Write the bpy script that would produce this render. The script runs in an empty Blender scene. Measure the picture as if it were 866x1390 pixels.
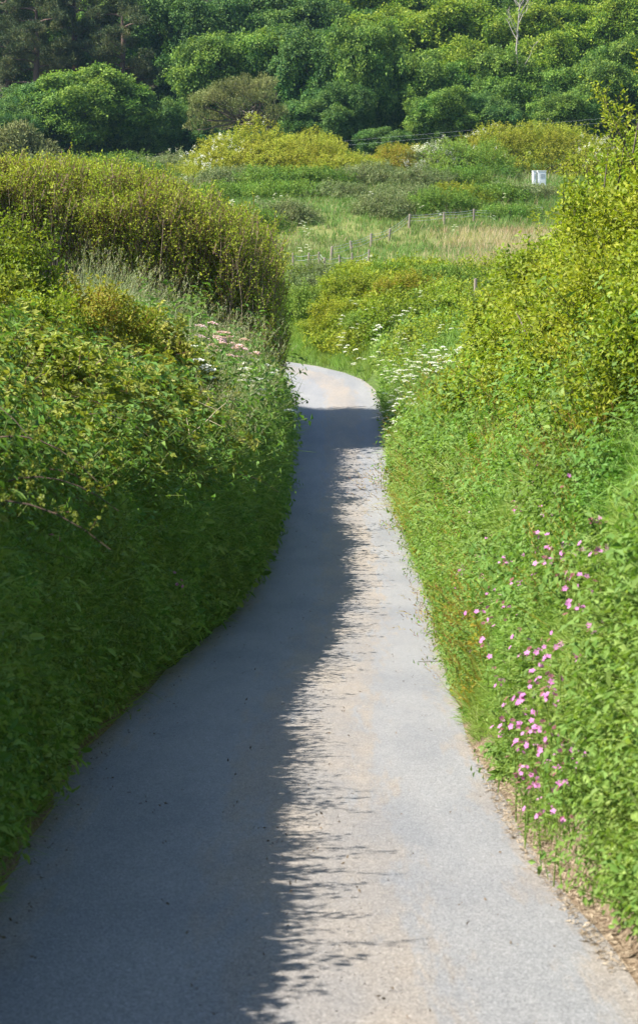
import bpy, math
import numpy as np
from mathutils import Matrix, Vector

SEED = 11
R = np.random.default_rng(SEED)
COL = bpy.context.scene.collection
sc = bpy.context.scene

# ------------------------------------------------------------------ layout data (metres, camera at the origin)
F = 3000.0                      # focal length in photo pixels (866 wide)
PITCH = math.atan(245 / F)

def at(px, py, y):
    """point of the place that lies y metres ahead on the sight line of a photo pixel"""
    u = 695 - py
    d = np.array([px - 433.0, F * math.cos(PITCH) + u * math.sin(PITCH), -F * math.sin(PITCH) + u * math.cos(PITCH)])
    return d * (y / d[1])

def interp(x, knots):
    k = np.array(knots, float)
    return np.interp(x, k[:, 0], k[:, 1])

def smooth_interp(x, knots):
    k = np.array(knots, float)
    x = np.asarray(x, float)
    xs, ys = k[:, 0], k[:, 1]
    m = np.gradient(ys, xs)
    x = np.clip(x, xs[0], xs[-1])
    i = np.clip(np.searchsorted(xs, x) - 1, 0, len(xs) - 2)
    h = xs[i + 1] - xs[i]
    t = (x - xs[i]) / h
    return ((2*t**3 - 3*t**2 + 1) * ys[i] + (t**3 - 2*t**2 + t) * h * m[i]
            + (-2*t**3 + 3*t**2) * ys[i + 1] + (t**3 - t**2) * h * m[i + 1])

BASE = [(-30, 1.0), (0, -1.6), (8, -2.38), (12, -2.78), (16, -3.08), (22, -3.45), (30, -3.8), (40, -4.0), (47, -3.85),
        (55, -3.3), (65, -2.3), (75, -1.2), (82, -0.5), (90, 0.6), (110, 3.3), (125, 5.1), (150, 8.4), (175, 11.4),
        (200, 14.2), (225, 16.8), (250, 22), (300, 42), (340, 57), (420, 85), (600, 120), (900, 130)]
EDGE_L = [(-30, -1.3), (0, -1.35), (8, -1.42), (12, -1.6), (16, -1.75), (22, -1.6), (30, -1.15), (40, -1.06), (47, -1.04), (55, -1.0), (65, -0.92)]
EDGE_R = [(-30, 1.15), (0, 1.1), (8, 1.1), (12, 1.07), (16, 1.14), (22, 1.3), (30, 1.6), (40, 1.69), (47, 1.7), (55, 1.8), (65, 1.88)]

def base(y): return smooth_interp(y, BASE)
def smoothstep(a, b, x):
    t = np.clip((np.asarray(x, float) - a) / (b - a), 0, 1)
    return t * t * (3 - 2 * t)

# centre line of the lane with half widths, the bend included
ys_ = np.arange(-30, 66.01, 0.5)
CL = [( (interp(y, EDGE_L) + interp(y, EDGE_R)) / 2, y, (interp(y, EDGE_R) - interp(y, EDGE_L)) / 2) for y in ys_]
CL += [(0.44, 67.5, 1.4), (0.32, 69.5, 1.42), (0.02, 71.3, 1.45), (-0.5, 72.9, 1.45), (-1.3, 74.5, 1.45), (-2.4, 76, 1.4), (-3.9, 77.4, 1.4),
       (-5.8, 78.6, 1.4), (-9, 80, 1.4), (-14, 81.2, 1.4), (-25, 82.5, 1.4), (-60, 85, 1.4), (-200, 92, 1.4)]
CL = np.array(CL, float)

def lane(x, y):
    """signed distance beyond the lane's edge (negative on the lane) and side (-1 left/inside, +1 right/outside)"""
    x = np.asarray(x, float).ravel(); y = np.asarray(y, float).ravel()
    a, b = CL[:-1, :2], CL[1:, :2]
    best = np.full(x.shape, 1e9); side = np.ones(x.shape); 
    near = y < 62
    t1 = np.where(x < (interp(y, EDGE_L) + interp(y, EDGE_R)) / 2, interp(y, EDGE_L) - x, x - interp(y, EDGE_R))
    s1 = np.where(x < (interp(y, EDGE_L) + interp(y, EDGE_R)) / 2, -1.0, 1.0)
    fx, fy = x[~near], y[~near]
    if len(fx):
        k0 = 170
        bb = np.full(fx.shape, 1e9); ss = np.ones(fx.shape)
        for i in range(k0, len(a)):
            ab = b[i] - a[i]; L2 = ab @ ab
            t = np.clip(((fx - a[i, 0]) * ab[0] + (fy - a[i, 1]) * ab[1]) / L2, 0, 1)
            qx, qy = a[i, 0] + t * ab[0], a[i, 1] + t * ab[1]
            hw = CL[i, 2] + t * (CL[i + 1, 2] - CL[i, 2])
            d = np.hypot(fx - qx, fy - qy) - hw
            m = d < bb
            cr = ab[0] * (fy - a[i, 1]) - ab[1] * (fx - a[i, 0])
            bb = np.where(m, d, bb); ss = np.where(m, np.where(cr > 0, -1.0, 1.0), ss)
        t1[~near] = bb; s1[~near] = ss
    return t1, s1

# ------------------------------------------------------------------ noise
def _h(ix, iy, iz, s):
    n = (ix * 374761393 + iy * 668265263 + iz * 2147483647 + s * 974634777) & 0xFFFFFFFF
    n = ((n ^ (n >> 13)) * 1274126177) & 0xFFFFFFFF
    n = n ^ (n >> 16)
    return (n & 0xFFFFFF) / float(0xFFFFFF)

def noise(x, y, z=0.0, s=0):
    x, y, z = np.broadcast_arrays(np.asarray(x, float), np.asarray(y, float), np.asarray(z, float))
    i, j, k = np.floor(x).astype(np.int64), np.floor(y).astype(np.int64), np.floor(z).astype(np.int64)
    u, v, w = x - i, y - j, z - k
    u, v, w = u*u*(3-2*u), v*v*(3-2*v), w*w*(3-2*w)
    r = 0
    for a in (0, 1):
        for b in (0, 1):
            for c in (0, 1):
                r = r + _h(i+a, j+b, k+c, s) * (u if a else 1-u) * (v if b else 1-v) * (w if c else 1-w)
    return r * 2 - 1          # -1..1

def fbm(x, y, z=0.0, s=0, o=3):
    r, a, t = 0, 1.0, 0
    for i in range(o):
        r = r + a * noise(np.asarray(x) * 2**i, np.asarray(y) * 2**i, np.asarray(z) * 2**i, s + i); t += a; a *= .5
    return r / t

# ------------------------------------------------------------------ ground height
PR = [(-1, 0), (0, 0), (0.12, .25), (.3, .9), (.6, 1.5), (1.0, 2.0), (1.6, 2.3), (4, 2.7), (10, 3.0), (400, 3.0)]
PRV = [(-1, 0), (0, 0), (0.18, 0.02), (0.28, .3), (.42, .85), (.7, 1.45), (1.1, 2.0), (1.6, 2.3), (4, 2.7), (10, 3.0), (400, 3.0)]
PRF = [(-1, 0), (0, 0), (.25, .4), (.6, .85), (1.2, 1.25), (2, 1.6), (3.5, 1.8), (6, 1.9), (12, 1.9), (400, 1.9)]
PL = [(-1, 0), (0, 0), (.12, .45), (.3, 1.2), (.5, 1.65), (.9, 2.0), (2, 2.45), (4, 3.3), (7, 4.3), (14, 4.8), (400, 4.8)]
PLF = [(-1, 0), (0, 0), (.3, .3), (1, .6), (4, .8), (400, .8)]

def ground(x, y):
    shp = np.shape(np.asarray(x) + np.asarray(y))
    x = np.broadcast_to(x, shp).astype(float).ravel(); y = np.broadcast_to(y, shp).astype(float).ravel()
    t, s = lane(x, y)
    z = base(y)
    verge = smoothstep(17, 14, y) * smoothstep(5, 8, y)
    n1 = fbm(x * .5, y * .35, 0, 3)
    tj = t * (1 + .25 * fbm(x * 0 + 5, y * .45, 0, 9)) 
    tj = np.where(t > 0, tj, t)
    far = smoothstep(46, 54, y)
    hr = (interp(tj, PR) * (1 - verge) + interp(tj, PRV) * verge) * (1 - far) + interp(tj, PRF) * far
    hr = hr * (1 - smoothstep(86, 104, y)) * (1 - .45 * smoothstep(66, 76, y) * smoothstep(5, -4, x))
    farl = smoothstep(63.5, 66.5, y)
    ldip = 1 + .12 * smoothstep(48, 56, y) + .13 * smoothstep(10, 16, y) * smoothstep(40, 30, y)
    hl = interp(tj, PL) * (1 - farl) * ldip + interp(tj, PLF) * farl
    hl = hl * (1 - smoothstep(86, 104, y))
    z = z + np.where(s > 0, hr, hl)
    rough = np.clip(t, 0, 1)
    z = z + rough * (.16 * fbm(x * .9, y * .7, 0, 21) + .05 * fbm(x * 4, y * 4, 0, 31))
    z = z + smoothstep(95, 130, y) * 1.1 * fbm(x * .06, y * .05, 0, 41)
    z = np.where(t < 0, z - .05 * smoothstep(0, -.15, t), z)
    return z.reshape(shp)

def ground_n(x, y, e=.04):
    gx = (ground(x + e, y) - ground(x - e, y)) / (2 * e)
    gy = (ground(x, y + e) - ground(x, y - e)) / (2 * e)
    n = np.stack([-gx, -gy, np.ones_like(gx)], -1)
    return n / np.linalg.norm(n, axis=-1, keepdims=True)

def solve(px, py, side, y0, y1, lift=.0):
    """distance where the sight line of that pixel meets the ground (plus lift)"""
    ys = np.arange(y0, y1, .1); P = np.stack([at(px, py, v) for v in ys]); gz = ground(P[:, 0], P[:, 1]) + lift
    k = np.where(P[:, 2] < gz)[0]
    return float(ys[k[0]]) if len(k) else None

# ------------------------------------------------------------------ mesh building
class Geo:
    def __init__(s): s.V, s.Q, s.T, s.n = [], [], [], 0
    def add(s, V, Q, T):
        V = np.asarray(V, np.float32).reshape(-1, 3); Q = np.asarray(Q, np.int64).reshape(-1, 4)
        T = np.broadcast_to(np.asarray(T, np.float32), (len(V),))
        s.V.append(V); s.Q.append(Q + s.n); s.T.append(T); s.n += len(V)
    def mesh(s, name, mat, smooth=False):
        me = bpy.data.meshes.new(name)
        if s.n:
            V = np.concatenate(s.V); Q = np.concatenate(s.Q).astype(np.int32); T = np.concatenate(s.T)
            me.vertices.add(len(V)); me.vertices.foreach_set('co', V.ravel())
            me.loops.add(Q.size); me.loops.foreach_set('vertex_index', Q.ravel())
            me.polygons.add(len(Q)); me.polygons.foreach_set('loop_start', np.arange(0, Q.size, 4, dtype=np.int32))
            at_ = me.attributes.new('tone', 'FLOAT', 'POINT'); at_.data.foreach_set('value', T.astype(np.float32))
            me.polygons.foreach_set('use_smooth', np.full(len(Q), smooth))
            me.update(calc_edges=True)
        me.materials.append(mat)
        return me
    def build(s, name, mat, parent=None, smooth=False, loc=None):
        o = bpy.data.objects.new(name, s.mesh(name, mat, smooth)); COL.objects.link(o)
        if parent is not None: o.parent = parent
        if loc is not None: o.location = loc
        return o

def unit(v): return v / np.maximum(np.linalg.norm(v, axis=-1, keepdims=True), 1e-9)

def place(geo, temps, P, D, S, tone, droop=0.0):
    """lay copies of small leaf or blade templates at points P, growing along D, scaled by S"""
    P = np.asarray(P, float); n = len(P)
    if n == 0: return
    D = unit(np.asarray(D, float)); S = np.broadcast_to(S, (n,)); tone = np.broadcast_to(tone, (n,))
    which = R.integers(0, len(temps), n)
    rnd = R.normal(size=(n, 3))
    X = unit(rnd - (rnd * D).sum(1, keepdims=True) * D); Y = np.cross(D, X)
    for k, (tv, tq, tt) in enumerate(temps):
        m = which == k; c = int(m.sum())
        if not c: continue
        s_ = S[m][:, None, None]
        L = tv[None, :, :] * s_
        W = P[m][:, None, :] + L[..., 0:1] * X[m][:, None, :] + L[..., 1:2] * Y[m][:, None, :] + L[..., 2:3] * D[m][:, None, :]
        if droop:
            r2 = (tv ** 2).sum(1)
            W[..., 2] -= droop * r2[None, :] * S[m][:, None] 
        T = np.where(tt[None, :] > .93, tt[None, :], np.clip(tt[None, :] + tone[m][:, None], 0, .9))
        Q = tq[None] + (np.arange(c) * len(tv))[:, None, None]
        geo.add(W.reshape(-1, 3), Q.reshape(-1, 4), T.reshape(-1))

def leafq(p, d, n, L, W, hi=False, fold=.18, curl=.15):
    d = unit(np.asarray(d, float)); s_ = unit(np.cross(d, n)); n = np.cross(s_, d)
    if hi:
        V = [p, p + d*L*.3 + s_*W*.42 + n*W*fold, p + d*L*.68 + s_*W*.36 + n*(W*fold*.6 - curl*L*.2), p + d*L - n*curl*L,
             p + d*L*.68 - s_*W*.36 + n*(W*fold*.6 - curl*L*.2), p + d*L*.3 - s_*W*.42 + n*W*fold]
        return V, [(0, 1, 2, 3), (0, 3, 4, 5)]
    V = [p, p + d*L*.45 + s_*W*.5 + n*W*fold, p + d*L - n*curl*L, p + d*L*.45 - s_*W*.5 + n*W*fold]
    return V, [(0, 1, 2, 3)]

def pack(parts):
    V, Q, T = [], [], []
    for v, q, t in parts:
        k = len(V); V += [np.asarray(a, float) for a in v]; Q += [tuple(i + k for i in f) for f in q]; T += [t] * len(v)
    return np.array(V), np.array(Q, np.int64), np.array(T)

def t_sprig(nl=10, L=.25, ll=.05, lw=.03, elev=40, hi=False, twig=.003, trip=False, spread=.35, jt=.16):
    ps = []
    if twig:
        ps.append(([(twig, 0, 0), (0, twig, L*.9), (-twig, 0, L*.9), (0, -twig, 0)], [(0, 1, 2, 3)], .97))
    a0 = R.uniform(0, 6.28)
    for i in range(nl):
        h = L * (.12 + .88 * (i + R.uniform(0, .7)) / nl)
        a = a0 + i * 2.4 + R.normal() * .3
        e = math.radians(elev + R.normal() * 18)
        d = np.array([math.cos(a)*math.cos(e), math.sin(a)*math.cos(e), math.sin(e)])
        n = np.array([-math.cos(a)*math.sin(e), -math.sin(a)*math.sin(e), math.cos(e)]) + R.normal(size=3) * .35
        c = np.array([R.normal()*.01, R.normal()*.01, h]) + d * R.uniform(0, spread) * ll * 1.5
        k = R.uniform(.7, 1.2); tn = float(np.clip(.42 + R.normal() * jt, 0, .9))
        if trip:
            for b in (-.9, 0, .9):
                dd = d * math.cos(b) + unit(np.cross(n, d)) * math.sin(b)
                v, q = leafq(c, dd, n, ll*k*(1 if b == 0 else .85), lw*k, hi); ps.append((v, q, tn))
        else:
            v, q = leafq(c, d, n, ll*k, lw*k, hi); ps.append((v, q, tn))
    return pack(ps)

def t_tuft(nb=9, L=.35, W=.008, seg=3, bend=.5, spread=.05, jt=.15, dead=.0):
    ps = []
    for i in range(nb):
        a = R.uniform(0, 6.28); l = L * R.uniform(.55, 1.15); b = bend * R.uniform(.2, 1.4); w = W * R.uniform(.7, 1.3)
        o = np.array([math.cos(a), math.sin(a), 0]); s_ = np.array([-math.sin(a), math.cos(a), 0])
        s_ = unit(s_ + R.normal(size=3) * .35)
        r0 = np.array([R.normal()*spread, R.normal()*spread, 0])
        V = []
        for k in range(seg + 1):
            u = k / seg
            c = r0 + o * (l * b * u * u) + np.array([0, 0, l * (u - .35 * b * u * u)]) + o * .12 * l * u
            ww = w * (1 - u ** 1.6) + w * .06
            V += [c - s_ * ww / 2, c + s_ * ww / 2]
        Q = [(2*k, 2*k+1, 2*k+3, 2*k+2) for k in range(seg)]
        tn = .95 if R.random() < dead else float(np.clip(.42 + R.normal()*jt, 0, .9))
        ps.append((V, Q, tn))
    return pack(ps)

def t_frond(L=.6, np_=14, W=.14):
    ps = []; V = []
    pts = []
    for k in range(np_ + 1):
        u = k / np_
        pts.append(np.array([.45 * L * u * u, 0, L * (u - .3 * u * u)]))
    for k in range(np_):
        u = (k + .5) / np_; w = W * math.sin(math.pi * min(1, u * .9 + .12)) ** .8
        p = pts[k]; d = unit(pts[k+1] - pts[k])
        for sg in (-1, 1):
            dd = unit(np.array([0, sg, 0]) + d * .55 - np.array([0, 0, .12]))
            v, q = leafq(p, dd, np.cross(dd, d) * sg * -1, w, L / np_ * 1.15, False, .05, .1)
            ps.append((v, q, float(np.clip(.45 + R.normal() * .1, 0, .9))))
        t = .004
        ps.append(([p + [0, t, 0], pts[k+1] + [0, t, 0], pts[k+1] - [0, t, 0], p - [0, t, 0]], [(0, 1, 2, 3)], .3))
    return pack(ps)

def tube(geo, pts, rad, sides=6, tone=.5):
    pts = np.asarray(pts, float); n = len(pts); rad = np.broadcast_to(rad, (n,))
    tan = unit(np.gradient(pts, axis=0)); ref = np.array([0.3, 1, .1]) if abs(tan[0, 2]) > .7 else np.array([0, 0, 1.])
    u = unit(np.cross(tan, ref)); v = np.cross(tan, u)
    a = np.arange(sides) * 2 * math.pi / sides
    V = pts[:, None, :] + rad[:, None, None] * (np.cos(a)[None, :, None] * u[:, None, :] + np.sin(a)[None, :, None] * v[:, None, :])
    Q = [(i*sides + j, i*sides + (j+1) % sides, (i+1)*sides + (j+1) % sides, (i+1)*sides + j) for i in range(n-1) for j in range(sides)]
    geo.add(V.reshape(-1, 3), Q, tone)

def box(geo, c, sx, sy, sz, rot=0.0, tone=.5, tilt=0.0):
    V = np.array([(x, y, z) for x in (-.5, .5) for y in (-.5, .5) for z in (-.5, .5)]) * (sx, sy, sz)
    ct, st = math.cos(tilt), math.sin(tilt)
    V = np.stack([V[:, 0]*ct + V[:, 2]*st, V[:, 1], -V[:, 0]*st + V[:, 2]*ct], 1)
    cr, sr = math.cos(rot), math.sin(rot)
    V = np.stack([V[:, 0]*cr - V[:, 1]*sr, V[:, 0]*sr + V[:, 1]*cr, V[:, 2]], 1) + np.asarray(c)
    geo.add(V, [(0, 1, 3, 2), (4, 6, 7, 5), (0, 4, 5, 1), (2, 3, 7, 6), (0, 2, 6, 4), (1, 5, 7, 3)], tone)

# ------------------------------------------------------------------ materials
def nodes(name):
    m = bpy.data.materials.new(name); m.use_nodes = True; nt = m.node_tree; nt.nodes.clear()
    out = nt.nodes.new('ShaderNodeOutputMaterial')
    return m, nt, out
def N(nt, t, **kw):
    n = nt.nodes.new(t)
    for k, v in kw.items():
        if k in n.inputs: n.inputs[k].default_value = v
        else: setattr(n, k, v)
    return n
def ramp(nt, fac, stops, interp_='LINEAR'):
    r = N(nt, 'ShaderNodeValToRGB'); cr = r.color_ramp; cr.interpolation = interp_
    while len(cr.elements) > 1: cr.elements.remove(cr.elements[-1])
    cr.elements[0].position = stops[0][0]; cr.elements[0].color = (*stops[0][1], 1)
    for p, c in stops[1:]:
        e = cr.elements.new(p); e.color = (*c, 1)
    nt.links.new(fac, r.inputs[0]); return r.outputs[0]
def tex(nt, scale, detail=4, rough=.6, vec=None, coord='Object', sx=None):
    tc = N(nt, 'ShaderNodeTexCoord'); v = tc.outputs[coord]
    if sx:
        mp = N(nt, 'ShaderNodeMapping'); mp.inputs['Scale'].default_value = sx; nt.links.new(v, mp.inputs[0]); v = mp.outputs[0]
    t = N(nt, 'ShaderNodeTexNoise', Scale=scale, Detail=detail, Roughness=rough); nt.links.new(v, t.inputs['Vector']); return t.outputs[0]
def mixc(nt, f, a, b, mode='MIX'):
    m = N(nt, 'ShaderNodeMix', data_type='RGBA', blend_type=mode)
    for s_, v in ((0, f), (6, a), (7, b)):
        if hasattr(v, 'is_output'): nt.links.new(v, m.inputs[s_])
        else: m.inputs[s_].default_value = v if s_ == 0 else (*v, 1)
    return m.outputs[2]
def mrange(nt, v, a, b, c=0., d=1.):
    m = N(nt, 'ShaderNodeMapRange'); nt.links.new(v, m.inputs[0])
    for i, q in enumerate((a, b, c, d)): m.inputs[i + 1].default_value = q
    return m.outputs[0]

TWIG = (.085, .06, .04)
def leafmat(name, c0, c1, c2, twig=TWIG, trans=.4, rough=.55, var=.14, vs=.8, spec=.14):
    m, nt, out = nodes(name)
    a = N(nt, 'ShaderNodeAttribute', attribute_name='tone')
    col = ramp(nt, a.outputs['Fac'], [(0, c0), (.42, c1), (.85, c2), (.925, c2), (.93, twig)])
    v = tex(nt, vs, 3)
    hs = N(nt, 'ShaderNodeHueSaturation'); nt.links.new(col, hs.inputs['Color'])
    nt.links.new(mrange(nt, v, .25, .75, .5 - .03, .5 + .02), hs.inputs['Hue'])
    nt.links.new(mrange(nt, v, .25, .75, 1 - var, 1 + var), hs.inputs['Value'])
    col = hs.outputs[0]
    b = N(nt, 'ShaderNodeBsdfPrincipled', Roughness=rough); b.inputs['Specular IOR Level'].default_value = spec
    nt.links.new(col, b.inputs['Base Color'])
    t = N(nt, 'ShaderNodeBsdfTranslucent')
    tc = mixc(nt, 1.0, col, (1.15, 1.2, .55), 'MULTIPLY'); nt.links.new(tc, t.inputs['Color'])
    mx = N(nt, 'ShaderNodeMixShader'); mx.inputs[0].default_value = trans
    nt.links.new(b.outputs[0], mx.inputs[1]); nt.links.new(t.outputs[0], mx.inputs[2]); nt.links.new(mx.outputs[0], out.inputs[0])
    return m

def plainmat(name, c0, c1, scale=6, rough=.85, bump=.3, sx=None):
    m, nt, out = nodes(name)
    n = tex(nt, scale, 6, .65, sx=sx)
    col = ramp(nt, n, [(.3, c0), (.7, c1)])
    b = N(nt, 'ShaderNodeBsdfPrincipled', Roughness=rough); b.inputs['Specular IOR Level'].default_value = .2
    nt.links.new(col, b.inputs['Base Color'])
    if bump:
        bp = N(nt, 'ShaderNodeBump', Strength=bump, Distance=.02); nt.links.new(n, bp.inputs['Height']); nt.links.new(bp.outputs[0], b.inputs['Normal'])
    nt.links.new(b.outputs[0], out.inputs[0]); return m

M = {}
M['grass'] = leafmat('bank grass blades', (.055, .13, .014), (.14, .245, .036), (.31, .42, .12), twig=(.33, .27, .13), trans=.42)
M['seedgrass'] = leafmat('seeding grass', (.07, .14, .04), (.15, .24, .08), (.31, .35, .18), twig=(.32, .29, .17), trans=.35)
M['weed'] = leafmat('broad leaved weeds', (.05, .11, .022), (.115, .215, .04), (.27, .38, .10), twig=(.09, .12, .03), trans=.4)
M['hawthorn'] = leafmat('hawthorn leaves', (.055, .10, .01), (.17, .235, .018), (.36, .39, .04), trans=.42, spec=.2)
M['bramble'] = leafmat('bramble leaves', (.05, .075, .012), (.145, .19, .022), (.33, .35, .06), trans=.36, spec=.25, twig=(.16, .08, .05))
M['tamarisk'] = leafmat('tall hedge leaves', (.05, .10, .008), (.14, .215, .015), (.30, .34, .035), twig=(.17, .11, .075), trans=.35)
M['reddish'] = leafmat('reddish new shoots', (.11, .15, .013), (.23, .245, .024), (.38, .27, .05), twig=(.20, .08, .03), trans=.4)
M['fern'] = leafmat('bracken fronds', (.08, .18, .012), (.15, .30, .02), (.25, .40, .03), trans=.45)
M['meadow'] = leafmat('meadow grass', (.05, .12, .022), (.11, .20, .04), (.23, .29, .09), twig=(.34, .26, .15), trans=.35, var=.25, vs=.12)
M['drymeadow'] = leafmat('dry reddish meadow grass', (.14, .17, .04), (.30, .27, .10), (.46, .34, .18), twig=(.45, .33, .22), trans=.35, var=.2, vs=.2)
M['pine_light'] = leafmat('wind shaped pine needles', (.055, .085, .028), (.13, .16, .05), (.26, .28, .10), twig=(.12, .10, .07), trans=.2, vs=.2)
M['olive'] = leafmat('windswept thorn leaves', (.12, .17, .014), (.24, .285, .026), (.38, .38, .05), trans=.35, var=.15, vs=.5)
M['fresh'] = leafmat('fresh green shrub leaves', (.05, .11, .018), (.115, .21, .03), (.23, .33, .055), trans=.35)
M['greygreen'] = leafmat('grey green scrub leaves', (.07, .11, .04), (.15, .20, .07), (.27, .29, .14), twig=(.22, .18, .14), trans=.3)
M['tree_mid'] = leafmat('mid green tree leaves', (.035, .095, .022), (.095, .195, .032), (.23, .35, .06), trans=.35, vs=.15)
M['tree_bright'] = leafmat('yellow green tree leaves', (.05, .12, .014), (.14, .245, .024), (.31, .40, .05), trans=.38, vs=.15)
M['tree_blue'] = leafmat('blue green tree leaves', (.025, .075, .022), (.065, .155, .035), (.16, .27, .06), trans=.3, vs=.15)
M['pine'] = leafmat('pine needles', (.025, .05, .022), (.07, .10, .04), (.19, .20, .075), twig=(.10, .08, .05), trans=.15, vs=.2)
M['blossom'] = leafmat('white blossom', (.5, .5, .42), (.68, .68, .62), (.8, .8, .76), trans=.3, var=.03)
M['pink'] = leafmat('pink petals', (.40, .12, .33), (.56, .20, .45), (.70, .36, .58), trans=.35, var=.05)
M['pinkwhite'] = leafmat('pinkish umbel florets', (.55, .33, .40), (.68, .45, .50), (.75, .6, .6), trans=.3, var=.03)
M['bark'] = plainmat('grey brown bark', (.05, .038, .028), (.15, .12, .09), 9, sx=(3, 3, .6))
M['redbark'] = plainmat('red brown pine bark', (.045, .03, .024), (.13, .085, .065), 5, sx=(3, 3, .6))
M['deadwood'] = plainmat('bleached dead wood', (.20, .17, .14), (.42, .38, .33), 9, sx=(3, 3, .6))
M['core'] = plainmat('painted inner shade', (.016, .018, .008), (.05, .045, .022), 12)  # near-black colour stands in for the shade inside the hedge
M['stalk'] = plainmat('pale dry stalk', (.35, .28, .17), (.55, .47, .32), 20)
M['greenstem'] = plainmat('green stem', (.10, .16, .04), (.20, .24, .08), 20, bump=0)
M['post'] = plainmat('weathered fence wood', (.13, .10, .075), (.32, .27, .21), 14, sx=(4, 4, .5))
M['wire'] = plainmat('galvanised wire', (.25, .26, .27), (.4, .41, .42), 14, rough=.5)
M['stone'] = plainmat('lichened granite', (.20, .19, .17), (.48, .46, .42), 7, bump=.6)
M['whitepaint'] = plainmat('white painted metal', (.50, .52, .54), (.66, .67, .68), 3, rough=.5, bump=.05)

# ground
m, nt, out = nodes('bank soil and turf'); M['soil'] = m
n1, n2, n3 = tex(nt, 1.2, 5), tex(nt, 26, 8, .7), tex(nt, .09, 4)
soil = ramp(nt, n2, [(.3, (.07, .05, .03)), (.5, (.16, .115, .075)), (.7, (.34, .27, .19))])
turf = ramp(nt, n2, [(.3, (.03, .05, .012)), (.7, (.085, .125, .03))])
geo_ = N(nt, 'ShaderNodeNewGeometry'); sep = N(nt, 'ShaderNodeSeparateXYZ'); nt.links.new(geo_.outputs['Position'], sep.inputs[0])
bank = N(nt, 'ShaderNodeAttribute', attribute_name='tone')
col = mixc(nt, bank.outputs['Fac'], soil, turf)
dry = mixc(nt, mrange(nt, n3, .45, .6), turf, (.15, .16, .05)); 
col = mixc(nt, mrange(nt, sep.outputs[1], 85, 100), col, dry)
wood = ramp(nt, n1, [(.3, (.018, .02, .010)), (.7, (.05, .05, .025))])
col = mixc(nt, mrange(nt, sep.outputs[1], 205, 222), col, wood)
b = N(nt, 'ShaderNodeBsdfPrincipled', Roughness=.95); b.inputs['Specular IOR Level'].default_value = .1
bp = N(nt, 'ShaderNodeBump', Strength=.8, Distance=.03); nt.links.new(n2, bp.inputs['Height'])
nt.links.new(bp.outputs[0], b.inputs['Normal']); nt.links.new(col, b.inputs['Base Color']); nt.links.new(b.outputs[0], out.inputs[0])

# asphalt: attribute 'tone' runs 0..1 across the lane
m, nt, out = nodes('worn gritty asphalt'); M['asphalt'] = m
ac = N(nt, 'ShaderNodeAttribute', attribute_name='tone')
tc = N(nt, 'ShaderNodeTexCoord')
fine = tex(nt, 95, 4, .75); mid = tex(nt, 22, 5, .7); big = tex(nt, 1.1, 5, .6, sx=(1.4, .35, 1)); streak = tex(nt, 3.2, 5, .65, sx=(2.2, .22, 1))
grain = mixc(nt, .5, ramp(nt, fine, [(.34, (.05, .05, .052)), (.5, (.215, .217, .22)), (.64, (.60, .595, .58))]),
             ramp(nt, mid, [(.3, (.165, .168, .175)), (.7, (.29, .292, .295))]))
grit = mixc(nt, .55, ramp(nt, fine, [(.36, (.04, .034, .028)), (.5, (.26, .225, .19)), (.62, (.70, .64, .56))]),
            ramp(nt, mid, [(.3, (.165, .136, .11)), (.7, (.33, .285, .235))]))
ad = N(nt, 'ShaderNodeMath', operation='ADD'); nt.links.new(ac.outputs['Fac'], ad.inputs[0])
nt.links.new(mrange(nt, streak, .3, .7, -.10, .10), ad.inputs[1])
mask = ramp(nt, ad.outputs[0], [(0, (1.,)*3), (.06, (.8,)*3), (.12, (.1,)*3), (.38, (0,)*3), (.47, (.85,)*3), (.70, (.95,)*3), (.76, (.12,)*3), (.93, (.0,)*3), (.985, (.8,)*3)])
mk2 = N(nt, 'ShaderNodeMath', operation='MULTIPLY'); nt.links.new(mask, mk2.inputs[0]); nt.links.new(mrange(nt, big, .3, .62, .35, 1.0), mk2.inputs[1])
col = mixc(nt, mk2.outputs[0], grain, grit)
patch = ramp(nt, big, [(.35, (.74, .745, .76)), (.6, (.90, .89, .875))])
col = mixc(nt, 1.0, col, patch, 'MULTIPLY')
b = N(nt, 'ShaderNodeBsdfPrincipled', Roughness=.8); b.inputs['Specular IOR Level'].default_value = .25
hm = N(nt, 'ShaderNodeMath', operation='ADD'); nt.links.new(fine, hm.inputs[0]); nt.links.new(mid, hm.inputs[1])
bp = N(nt, 'ShaderNodeBump', Strength=.7, Distance=.012); nt.links.new(hm.outputs[0], bp.inputs['Height'])
nt.links.new(bp.outputs[0], b.inputs['Normal']); nt.links.new(col, b.inputs['Base Color']); nt.links.new(b.outputs[0], out.inputs[0])

# ------------------------------------------------------------------ tagging
def tag(o, label=None, cat=None, group=None, kind=None):
    if label: o['label'] = label
    if cat: o['category'] = cat
    if group: o['group'] = group
    if kind: o['kind'] = kind
    return o
def empty(name, loc, label, cat, group=None, rz=0.0):
    o = bpy.data.objects.new(name, None); COL.objects.link(o); o.location = loc; o.rotation_euler = (0, 0, rz); o.empty_display_size = .1
    return tag(o, label, cat, group)
def copy_thing(root, loc, rz=0.0, s=1.0, label=None, tilt=(0, 0)):
    r = root.copy(); COL.objects.link(r); r.location = loc; r.rotation_euler = (tilt[0], tilt[1], rz); r.scale = (s, s, s)
    if label: r['label'] = label
    for ch in KIDS[root.name]:
        c = ch.copy(); COL.objects.link(c); c.parent = r
    return r
KIDS = {}

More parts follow.
